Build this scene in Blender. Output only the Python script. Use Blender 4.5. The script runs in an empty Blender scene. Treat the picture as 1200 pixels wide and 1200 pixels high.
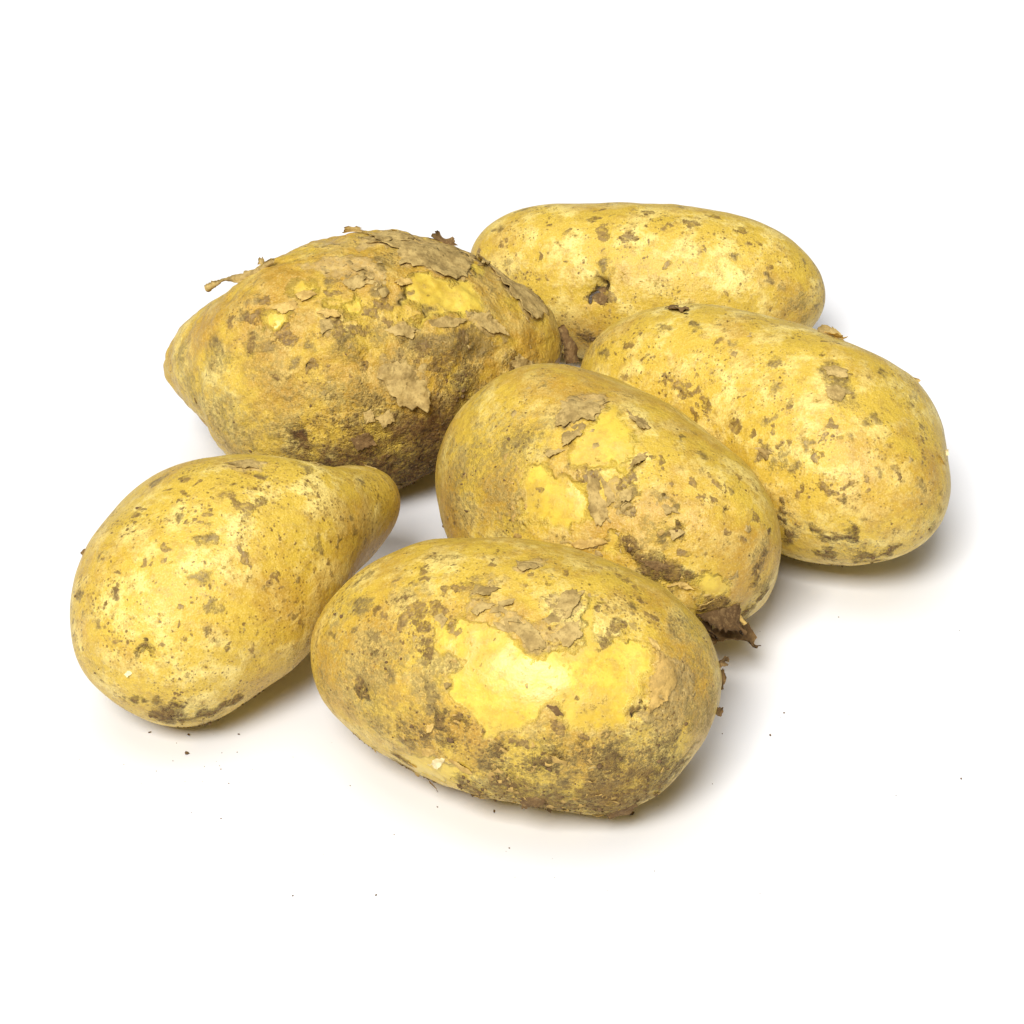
import bpy, math, random
import numpy as np

# ------------------------------------------------------------------ camera, light, exposure
scene = bpy.context.scene
COL = scene.collection
ELEV, DIST, FOV = math.radians(34.0), 0.62, math.radians(21.5)
cam_data = bpy.data.cameras.new("camera")
cam = bpy.data.objects.new("camera", cam_data)
COL.objects.link(cam)
cam.location = (0, -DIST * math.cos(ELEV), DIST * math.sin(ELEV))
cam.rotation_euler = (math.pi / 2 - ELEV, 0, 0)
cam_data.sensor_fit = 'HORIZONTAL'
cam_data.angle = FOV
cam_data.clip_start, cam_data.clip_end = .01, 50
scene.camera = cam

world = bpy.data.worlds.new("World")
scene.world = world
world.use_nodes = True
bg = world.node_tree.nodes["Background"]
bg.inputs[0].default_value = (1, 1, 1, 1)       # even white studio ambience
bg.inputs[1].default_value = .10

def softbox(name, loc, target, sx, sy, power):
    d = bpy.data.lights.new(name, 'AREA')
    d.shape, d.size, d.size_y, d.energy = 'RECTANGLE', sx, sy, power
    o = bpy.data.objects.new(name, d)
    COL.objects.link(o)
    o.location = loc
    v = np.array(target) - np.array(loc)
    o.rotation_euler = (math.atan2(math.hypot(v[0], v[1]), -v[2]), 0, math.atan2(v[1], v[0]) - math.pi / 2)
    return o
softbox("front_softbox", (-.80, -2.55, 3.05), (0, .05, 0), 1.45, 1.2, 207)
softbox("overhead_softbox", (-.15, -.05, 2.3), (0, .1, 0), 2.0, 1.6, 29)
scene.view_settings.view_transform = 'Standard'
scene.view_settings.look = 'None'
scene.view_settings.exposure = 0
scene.view_settings.gamma = 1
scene.cycles.max_bounces = 8
scene.cycles.diffuse_bounces = 5

# ------------------------------------------------------------------ measured data (metres, directions from each potato's middle)
SHAPE = {}
CIRC = {}
POLY = {}
FLAKE = {}
RIBBON = {}
SHAPE['A']=dict(ctr=[0.03272,0.07112,0.02064],yaw=-0.18900,a=0.04445,b=0.02172,c=0.02106,co=[-0.00079,-0.00066,-0.00037,0.00016,-0.00031,-0.00082,-0.00041,0.0003,0.00232,-0.00056,-0.00019,-0.00017,-0.00077,-0.00147,0.0002,-3e-05,0.00075,-0.00091,-0.00134,0.00206,-0.00113,0.00104,0.01246,0.00293,-0.01448,0.00133,1e-05,-0.0005,0.0008,0.00838,0.00275,-0.00302,-0.00026,0.00278,-0.00047,-0.00192,-0.00062,0.00195,0.00158,-0.00617,0.00155,0.0035,-0.0051,0.01086,0.00163,-0.02114,-0.033,-0.0041,0.03305,-0.00055,0.00025,0.00024,-0.00103,-0.00607,-0.0002,0.00312,-0.00092,-0.00718,-0.00157,0.00421,-0.00278,-0.00061,0.00247,0.00221,0.0002,-0.00115,-6e-05,0.0046,-0.00116,-0.00296,-0.00619,-0.00216,0.00454,0.00272,0.01325,-0.01955,-0.0042,0.02951,0.01898,0.00053,-0.02068])
CIRC['A']={'G':[[-0.4397,-0.6902,0.5746,0.00185,1],[0.6941,-0.4942,0.5234,0.00123,1],[0.9359,-0.2388,0.2589,0.00103,1],[0.3678,0.1512,0.9175,0.00167,1],[-0.9428,0.1067,0.3159,0.00168,1],[-0.8538,0.275,0.4421,0.0019,1],[-0.4188,-0.1259,0.8993,0.00104,1],[-0.5421,-0.7077,0.4531,0.00123,1],[0.8127,-0.4921,0.3119,0.00123,1],[0.9406,-0.3367,0.0441,0.00124,1],[0.5046,-0.8561,0.1118,0.00082,1]],'B':[[0.2376,-0.3688,0.8986,0.00103,1],[0.445,-0.2794,0.8508,0.00185,1],[0.7601,-0.2328,0.6067,0.00124,1],[0.8123,-0.4424,0.3801,0.00102,1],[-0.8831,-0.2701,0.3837,0.00083,1],[-0.7138,-0.2143,0.6667,0.00083,1],[-0.4868,-0.3131,0.8155,0.00186,1],[-0.2299,-0.4441,0.866,0.00144,1],[-0.5623,-0.1029,0.8205,0.00124,1],[-0.8436,-0.4431,0.3033,0.00062,1],[-0.8859,-0.3765,0.2711,0.00062,1],[-0.0255,-0.5641,0.8253,0.00082,1],[-0.4828,-0.5112,0.7111,0.00062,1],[-0.9879,0.0622,0.1423,0.00084,1],[-0.9488,-0.0319,0.3142,0.00104,1],[-0.7965,0.2319,0.5584,0.00084,1],[-0.5323,0.0865,0.8421,0.00104,1],[0.0224,-0.0598,0.998,0.00104,1],[0.6541,-0.1074,0.7488,0.00104,1],[0.8009,-0.3251,0.5029,0.00062,1],[0.5102,-0.5551,0.657,0.00061,1],[-0.7972,-0.0559,0.6011,0.00062,1],[-0.899,-0.0853,0.4295,0.00052,1],[-0.7747,-0.4183,0.4741,0.00062,1],[-0.0477,-0.7102,0.7024,0.00051,1],[0.1806,-0.7637,0.6198,0.00061,1],[0.633,-0.7314,0.2537,0.00082,1],[0.8114,-0.5729,0.1155,0.00082,1]],'O':[[0.9053,-0.4228,0.0401,0.00619,0.5],[-0.9628,-0.2342,0.1351,0.005,0.5],[0.1804,-0.9306,0.3185,0.00613,0.3],[-0.9585,-0.1541,0.2396,0.00125,1],[-0.9344,-0.2802,0.2199,0.00145,1],[0.8969,-0.4284,0.1096,0.00185,1],[-0.8831,-0.2701,0.3837,0.00083,1],[0.9071,-0.4209,-0.001,0.00165,1],[0.8501,-0.4827,0.2107,0.00185,1],[-0.926,-0.3428,0.1582,0.00104,1]],'K':[[-0.5992,-0.762,-0.2455,0.00228,1]],'T':[[-0.9556,-0.0076,0.2945,0.00732,0.6],[0.9149,-0.351,0.1994,0.0103,0.7],[0.8222,-0.4711,0.3196,0.00451,0.8],[-0.5317,0.1117,0.8395,0.00626,0.5],[0.5615,0.0688,0.8246,0.00833,0.5],[-0.6073,-0.7755,-0.1728,0.00622,0.9]],'D':[[-0.5097,-0.764,0.3956,0.00154,1],[-0.5716,-0.7675,0.2902,0.00164,1],[-0.495,-0.8298,0.2577,0.00103,0.7],[-0.5919,-0.7815,0.1971,0.00123,0.8]],'N':[[-0.9069,-0.2257,0.3558,0.00415,0.0004],[0.6905,-0.4966,0.5259,0.00164,0.0003]]}
POLY['A']={'B':[[[-0.6165,-0.7171,0.325],[-0.5455,-0.7337,0.4052],[-0.3966,-0.8413,0.3672],[-0.4122,-0.8687,0.2749],[-0.4762,-0.8628,0.1697],[-0.6024,-0.7864,0.1369],[-0.6356,-0.7406,0.218]]]}
FLAKE['A']=[[[[-0.6169,-0.7493,0.2409],[-0.5499,-0.7742,0.3135],[-0.4477,-0.8378,0.3125],[-0.4273,-0.8728,0.2358],[-0.5264,-0.8356,0.157],[-0.6027,-0.7808,0.1647]],0.0011,[-0.0124,0.1952,0.9807],2],[[[-0.5752,-0.7519,0.3221],[-0.53,-0.7634,0.3691],[-0.4805,-0.8083,0.3403],[-0.5445,-0.7907,0.2799]],0.0009,[0.2805,0.3647,0.8878],2]]
RIBBON['A']=[]
SHAPE['B']=dict(ctr=[-0.03327,0.02188,0.02752],yaw=0.15812,a=0.04455,b=0.03020,c=0.02808,co=[0.00106,-0.0026,0.00164,-0.0004,0.0036,-0.0016,0.00386,0.00061,-0.00782,-0.00202,-0.00045,-0.00043,0.00292,0.00392,0.00334,-0.00904,-0.00455,0.00455,-0.00398,0.00025,-9e-05,-0.00146,-0.00152,-0.00332,0.03522,0.00202,-0.00029,0.00208,0.00192,0.0107,0.0027,0.00505,-0.0,-0.03671,-0.01504,0.02447,0.00389,-0.00639,0.006,-0.00178,0.01099,-0.01366,0.00073,0.01232,-0.01966,-0.00962,0.00907,0.00754,-0.08115,-0.00049,0.00023,-0.00242,-0.00104,-0.01206,-0.00535,-0.00509,-0.01641,0.01013,-0.00434,-0.00961,0.00982,0.04104,0.01383,-0.01605,-0.00128,0.0032,-0.0031,0.00061,-0.00833,0.00501,-0.00084,0.01435,0.00721,0.05047,-0.00078,-0.02222,0.03445,-0.01944,-0.01431,-0.00103,0.05401])
CIRC['B']={'G':[[-0.1919,-0.462,0.8659,0.00169,1],[0.0979,-0.487,0.8679,0.00188,1],[0.0094,-0.3948,0.9187,0.0017,1],[-0.2788,-0.7869,0.5505,0.00167,1],[-0.6228,-0.5207,0.5839,0.0015,1],[0.2712,-0.5172,0.8118,0.00169,1],[0.4407,-0.5356,0.7204,0.00188,1],[0.4954,-0.676,0.5455,0.0015,1],[-0.3691,-0.7932,0.4844,0.00149,1],[-0.4898,-0.7127,0.5022,0.00168,1],[0.1534,-0.3029,0.9406,0.00265,1],[-0.5948,-0.453,0.6641,0.0015,1],[0.7368,-0.4915,0.4643,0.00228,1],[0.7977,-0.4756,0.3706,0.00171,1],[-0.0675,-0.7862,0.6143,0.00167,1],[-0.7737,-0.5014,0.3873,0.00226,1]],'B':[[-0.2477,-0.8517,0.4618,0.0013,1],[-0.4788,-0.7936,0.3754,0.00112,1],[-0.3378,-0.9395,0.0567,0.0015,1],[-0.2657,-0.8567,0.4421,0.00111,1],[-0.4282,-0.6677,0.609,0.00093,1],[-0.3973,-0.7123,0.5785,0.0013,1],[-0.3044,-0.5056,0.8073,0.00075,1],[-0.0068,-0.7409,0.6716,0.00168,1],[0.0158,-0.8793,0.476,0.00111,1],[-0.5526,-0.4768,0.6836,0.00113,1],[-0.5829,-0.5453,0.6024,0.00169,1],[-0.173,-0.555,0.8136,0.0015,1],[0.0777,-0.6391,0.7652,0.00168,1],[0.1502,-0.5762,0.8034,0.0015,1],[0.1839,-0.68,0.7098,0.00131,1],[-0.4433,-0.6945,0.5666,0.00149,1],[-0.5759,-0.6499,0.4959,0.00131,1],[0.3291,-0.4859,0.8097,0.00094,1],[-0.1104,-0.7383,0.6653,0.00167,1],[-0.6812,-0.4853,0.5482,0.0015,1],[0.6394,-0.5902,0.4929,0.0017,1],[0.4044,-0.7491,0.5247,0.00187,1],[0.5333,-0.7479,0.3951,0.00263,1],[0.2629,-0.8626,0.4322,0.00224,1],[0.7245,0.0901,0.6834,0.00116,1],[0.4254,-0.4413,0.7901,0.00057,1]],'O':[[-0.8784,-0.4652,0.1099,0.0042,0.8],[-0.7092,-0.7034,0.0476,0.00566,0.9],[-0.9381,-0.2806,0.2032,0.00231,1],[-0.6174,-0.7866,-0.0128,0.00565,0.8],[-0.4317,-0.8954,0.1087,0.00561,0.6],[-0.5888,-0.6505,0.4798,0.00261,0.9],[-0.072,-0.8231,0.5633,0.00297,1],[0.2619,-0.8746,0.408,0.00485,0.8],[-0.1795,-0.9261,0.3319,0.00483,0.6],[0.5898,-0.6729,0.4466,0.00565,0.7],[-0.7455,-0.5677,0.3491,0.00301,0.7],[-0.0065,-0.9586,0.2846,0.00447,0.7],[-0.3419,-0.9004,0.2691,0.00558,0.5],[0.6612,-0.689,0.2969,0.00454,0.6],[-0.5166,-0.7745,0.365,0.00447,0.5],[0.1005,-0.7709,0.629,0.00335,0.7]],'K':[[0.376,-0.8146,-0.4417,0.01387,1],[0.0307,-0.9768,-0.2119,0.01098,1],[-0.2218,-0.9632,-0.1518,0.00755,0.8],[0.5087,-0.8605,-0.0292,0.00834,0.95],[0.6632,-0.7345,0.1441,0.00569,0.7],[0.2272,-0.9738,-0.0079,0.00678,0.8],[0.3802,-0.9248,0.0143,0.00491,0.9],[-0.3378,-0.9395,0.0567,0.00225,0.8],[0.5334,-0.8365,0.1253,0.00453,0.7],[-0.3807,-0.9172,-0.1179,0.00452,0.6],[0.887,-0.404,0.2236,0.00192,0.8],[0.9437,-0.306,0.1259,0.00174,0.8],[0.0761,-0.9962,0.0431,0.00225,0.8]],'T':[[0.9358,-0.2518,0.2466,0.00771,1],[0.734,-0.5776,0.3574,0.00569,0.8],[0.3171,-0.8604,0.3989,0.01122,0.6],[-0.482,-0.3892,0.785,0.0113,0.7],[-0.8449,-0.3309,0.4204,0.00761,0.5],[-0.1062,-0.8741,0.4739,0.00743,0.6],[-0.3419,-0.9004,0.2691,0.0093,0.6],[0.8252,-0.0256,0.5643,0.0058,0.6],[0.4492,-0.0421,0.8924,0.01151,0.8],[-0.1378,-0.3149,0.9391,0.01133,0.7]],'D':[[-0.9952,0.0012,0.0981,0.00079,0.9],[0.0158,-0.8817,0.4715,0.00056,0.8],[-0.2706,-0.851,0.4502,0.00056,0.7],[0.732,0.1816,0.6566,0.00078,0.8],[0.2662,-0.4169,0.8691,0.00057,0.5]],'N':[[-0.2477,-0.8517,0.4618,0.00167,0.0004],[0.0158,-0.8817,0.4715,0.00167,0.00045],[-0.201,-0.6691,0.7154,0.00168,0.0006],[-0.3743,-0.7356,0.5646,0.0026,0.0006],[-0.1089,-0.7896,0.6038,0.0026,-0.0006],[0.1005,-0.7145,0.6924,0.00261,0.0006],[-0.0134,-0.5308,0.8474,0.00225,0.0007],[0.2677,-0.7218,0.6382,0.00187,-0.0006],[-0.4752,-0.7954,0.3762,0.00168,0.0005],[-0.3486,-0.9357,0.0534,0.00225,0.0006],[-0.5694,-0.6479,0.5061,0.00261,0.0005],[0.5914,-0.622,0.5132,0.00226,-0.0006],[-0.7584,-0.6124,0.2231,0.00377,0.0004]]}
POLY['B']={'P':[[[0.2487,-0.436,0.8649],[0.3436,-0.3263,0.8806],[0.4648,-0.2497,0.8495],[0.598,-0.2295,0.768],[0.7177,-0.1374,0.6827],[0.7682,-0.217,0.6024],[0.7471,-0.3287,0.5778],[0.6688,-0.4647,0.5803],[0.5654,-0.5263,0.6351],[0.4523,-0.5952,0.6641],[0.3737,-0.6701,0.6414],[0.325,-0.661,0.6764],[0.4225,-0.5693,0.7052],[0.2812,-0.555,0.7829]],[[0.715,0.087,0.6937],[0.7918,0.1981,0.5778],[0.7842,0.0081,0.6205],[0.7206,-0.0636,0.6904]],[[-0.4449,-0.5266,0.7244],[-0.4462,-0.3853,0.8078],[-0.3481,-0.3867,0.854],[-0.2481,-0.5171,0.8192],[-0.3363,-0.5747,0.7461]],[[-0.566,-0.527,0.6339],[-0.3612,-0.5958,0.7173],[-0.3946,-0.6688,0.63],[-0.4797,-0.6755,0.5599],[-0.5558,-0.6046,0.5706]],[[-0.1217,-0.6202,0.7749],[-0.0134,-0.5308,0.8474],[0.0223,-0.6183,0.7856],[-0.0859,-0.7094,0.6996]],[[-0.2515,-0.6028,0.7572],[-0.1437,-0.6083,0.7806],[-0.1092,-0.666,0.7379],[-0.2168,-0.6503,0.7281]]],'F':[[[-0.0432,0.0598,0.9973],[0.1371,0.3945,0.9086],[0.3669,0.4098,0.8351],[0.6565,0.4919,0.5719],[0.7254,0.3012,0.619],[0.6817,-0.1396,0.7182],[0.5779,-0.211,0.7883],[0.4423,-0.21,0.8719],[0.2608,-0.2938,0.9196],[0.282,-0.0151,0.9593],[-0.0315,-0.1478,0.9885]],[[0.7481,0.454,0.484],[0.8262,0.3887,0.4078],[0.924,0.257,0.2833],[0.9631,0.0866,0.2548],[0.9547,-0.0583,0.2919],[0.9212,-0.1162,0.3714],[0.892,-0.038,0.4504],[0.8064,0.1742,0.5652]],[[0.1045,-0.9034,0.4158],[0.1537,-0.8513,0.5016],[0.2819,-0.8005,0.5288],[0.4119,-0.8042,0.4285],[0.4304,-0.854,0.2923],[0.3908,-0.895,0.2151],[0.313,-0.9298,0.1937],[0.2264,-0.9389,0.2592],[0.1515,-0.9233,0.353]],[[0.1553,-0.7267,0.6692],[0.2911,-0.6541,0.6981],[0.3737,-0.6701,0.6414],[0.3337,-0.7329,0.5929],[0.2105,-0.7504,0.6266]],[[0.6688,-0.4647,0.5803],[0.7395,-0.3519,0.5738],[0.7994,-0.3147,0.5118],[0.8585,-0.3522,0.3728],[0.7981,-0.4401,0.4115]],[[-0.235,-0.6836,0.691],[-0.1745,-0.6815,0.7107],[-0.1464,-0.7383,0.6584],[-0.2186,-0.7594,0.6127]],[[-0.4118,-0.2434,0.8782],[-0.0866,-0.2202,0.9716],[0.2132,-0.3361,0.9174],[0.0979,-0.487,0.8679],[-0.2383,-0.4211,0.8752]]],'G':[[[0.2106,-0.7538,0.6224],[0.5428,-0.6048,0.5828],[0.7989,-0.4465,0.403],[0.8199,-0.4995,0.2798],[0.5352,-0.7197,0.4423],[0.3208,-0.7837,0.5319]]]}
FLAKE['B']=[[[[0.1045,-0.9034,0.4158],[0.1537,-0.8513,0.5016],[0.2819,-0.8005,0.5288],[0.4119,-0.8042,0.4285],[0.4304,-0.854,0.2923],[0.3908,-0.895,0.2151],[0.3142,-0.9309,0.1862],[0.2256,-0.9418,0.2494],[0.1515,-0.9233,0.353]],0.0026,[-0.0089,-0.3633,-0.9316],0],[[[-0.0432,0.0598,0.9973],[0.1414,0.3072,0.9411],[0.3714,0.3338,0.8664],[0.6719,0.3762,0.638],[0.7187,0.2701,0.6408],[0.6817,-0.1396,0.7182],[0.5779,-0.211,0.7883],[0.4423,-0.21,0.8719],[0.26,-0.2797,0.9242],[0.2106,-0.1103,0.9713]],0.0009,[0.0828,-0.9898,-0.1156],0],[[[0.7557,0.4487,0.4771],[0.8287,0.3868,0.4046],[0.9256,0.2548,0.2798],[0.9631,0.0866,0.2548],[0.9548,-0.0504,0.2929],[0.9212,-0.1162,0.3714],[0.892,-0.038,0.4504],[0.8064,0.1742,0.5652]],0.0012,[-0.2789,-0.9371,0.21],0],[[[0.1669,-0.7242,0.6691],[0.2914,-0.6581,0.6943],[0.3688,-0.6715,0.6427],[0.3335,-0.7294,0.5972],[0.2221,-0.744,0.6301]],0.0007,[0.1961,-0.5483,-0.8129],0],[[[0.6836,-0.4479,0.5762],[0.7375,-0.3602,0.5712],[0.7975,-0.323,0.5096],[0.8523,-0.3569,0.3823],[0.7861,-0.4304,0.4437]],0.0014,[0.8117,0.1592,-0.562],0],[[[-0.2679,-0.6401,0.7201],[-0.204,-0.6294,0.7498],[-0.13,-0.6605,0.7395],[-0.1234,-0.6943,0.7091],[-0.1999,-0.6818,0.7037]],0.0013,[0.0145,-0.7243,-0.6894],1],[[[-0.2334,-0.6924,0.6828],[-0.1747,-0.6852,0.7071],[-0.1463,-0.7349,0.6622],[-0.2137,-0.7571,0.6174]],0.0008,[-0.7071,-0.3954,-0.5862],0],[[[-0.5116,-0.5346,0.6727],[-0.396,-0.5422,0.7411],[-0.3661,-0.5984,0.7127],[-0.4534,-0.6017,0.6576]],0.0008,[0.2062,-0.8239,-0.5278],1],[[[0.2248,-0.438,0.8704],[0.2721,-0.3718,0.8875],[0.355,-0.3523,0.8659],[0.341,-0.4121,0.8449],[0.2712,-0.4634,0.8436]],0.001,[0.1787,-0.8997,-0.3982],1],[[[0.8726,-0.4295,0.2325],[0.9043,-0.3501,0.2444],[0.9445,-0.2868,0.1602],[0.961,-0.2617,0.0895],[0.9035,-0.3994,0.1556]],0.0012,[-0.3714,-0.5192,-0.7697],0],[[[0.0951,-0.9788,0.1814],[0.1816,-0.9602,0.2125],[0.2134,-0.9672,0.1376],[0.1365,-0.9851,0.1043]],0.0009,[0.3683,0.0055,-0.9297],0],[[[0.0178,-0.9753,0.2201],[0.0753,-0.9688,0.2363],[0.0841,-0.9835,0.1601],[0.0319,-0.9876,0.1539]],0.0008,[-0.022,-0.1669,-0.9857],0],[[[-0.0622,-0.9963,0.0602],[0.051,-0.9948,0.0883],[0.091,-0.9958,0.0018],[-0.0144,-0.9997,-0.0204]],0.0011,[-0.031,0.0026,-0.9995],2],[[[0.7216,0.2248,0.6548],[0.7306,0.4601,0.5046],[0.7878,0.3444,0.5107],[0.7544,0.0825,0.6512]],0.0016,[0.1691,-0.9703,0.173],0],[[[0.008,0.2928,0.9561],[0.2544,0.3989,0.881],[0.3926,0.2815,0.8756],[0.2678,0.0883,0.9594],[0.0839,0.0236,0.9962]],0.0007,[0.0397,-0.9894,0.14],0],[[[-0.3994,-0.5065,0.7642],[-0.3221,-0.4884,0.811],[-0.267,-0.5445,0.7951],[-0.3449,-0.5689,0.7466]],0.0007,[0.0409,-0.9156,-0.4],1],[[[0.436,-0.6024,0.6686],[0.5852,-0.505,0.6345],[0.682,-0.4592,0.5692],[0.5949,-0.557,0.5796],[0.463,-0.629,0.6245]],0.0007,[-0.0097,0.8404,0.5418],0],[[[-0.138,-0.4662,0.8738],[-0.0184,-0.4121,0.911],[0.052,-0.4753,0.8783],[-0.0571,-0.5372,0.8415]],0.0006,[0.1878,-0.8991,-0.3954],0]]
RIBBON['B']=[[[[[-0.01947,-0.00758,0.05786],[-0.0204,-0.00635,0.0561]],[[-0.02127,-0.00692,0.05706],[-0.02145,-0.00611,0.05467]],[[-0.02393,-0.0059,0.05499],[-0.02335,-0.00697,0.05341]],[[-0.02698,-0.00457,0.05339],[-0.02555,-0.00652,0.05229]],[[-0.02968,-0.00324,0.05178],[-0.029,-0.00508,0.05084]],[[-0.0323,-0.00114,0.04952],[-0.03192,-0.00147,0.04904]],[[-0.03407,0.00018,0.0479],[-0.0334,0.00062,0.04677]],[[-0.03573,0.00084,0.04709],[-0.03448,0.00106,0.04564]],[[-0.03681,0.00139,0.04612],[-0.03576,0.0015,0.0445]]],0.0008,0],[[[[-0.02373,-0.00195,0.05369],[-0.0221,-0.00273,0.05433]],[[-0.02373,-0.00152,0.05433],[-0.02258,-0.00131,0.05464]],[[-0.02344,-0.00032,0.05432],[-0.02286,-0.00021,0.05448]]],0.0004,0],[[[[-0.00505,0.00944,0.05583],[-0.00052,0.00856,0.0563]],[[-0.0048,0.0091,0.05711],[-0.00091,0.00899,0.05695]],[[-0.00402,0.00932,0.05743],[-0.00169,0.0091,0.05711]]],0.0005,0],[[[[0.01473,0.01599,0.05034],[0.02025,0.015,0.04887]],[[0.01493,0.01654,0.05116],[0.02006,0.01555,0.04968]],[[0.01608,0.01776,0.05117],[0.01944,0.01688,0.04986]]],0.0012,2],[[[[0.04424,0.00106,0.0358],[0.04504,0.00225,0.03578]],[[0.04541,-0.00048,0.03352],[0.04663,0.0018,0.03333]],[[0.0458,-0.00212,0.03109],[0.04865,0.00177,0.0297]],[[0.0462,-0.00365,0.02881],[0.04904,1e-05,0.02709]]],0.0015,2]]
SHAPE['C']=dict(ctr=[-0.05765,-0.05947,0.02351],yaw=0.84532,a=0.04015,b=0.02608,c=0.02399,co=[0.00083,-0.00177,0.0018,-0.00277,-0.00426,-0.00059,-0.00536,0.00192,-0.00191,0.00115,0.00189,0.00524,0.00226,0.00617,0.00608,0.00645,0.00387,0.00217,0.0245,0.01168,0.01693,0.01889,0.021,0.01491,-0.00271,-0.00617,-0.01091,-0.02954,-0.02743,-0.05819,-0.04101,-0.0438,-0.02054,-0.00263,-0.00856,-0.00716,-0.00277,-0.00452,-0.04029,-0.02218,-0.08305,-0.07821,-0.13612,-0.10077,-0.02176,-0.04856,-0.02137,-0.02647,0.00809,0.00478,0.00593,0.02477,0.0148,0.05671,0.02195,0.07295,0.04519,0.07388,0.07004,0.04443,0.03297,-0.00392,0.00769,0.00061,0.00063,0.0018,0.01975,0.00752,0.06432,0.04135,0.11825,0.07089,0.09537,0.12362,0.12349,0.12281,0.00574,0.04533,0.00065,0.01547,-0.00702])
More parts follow.
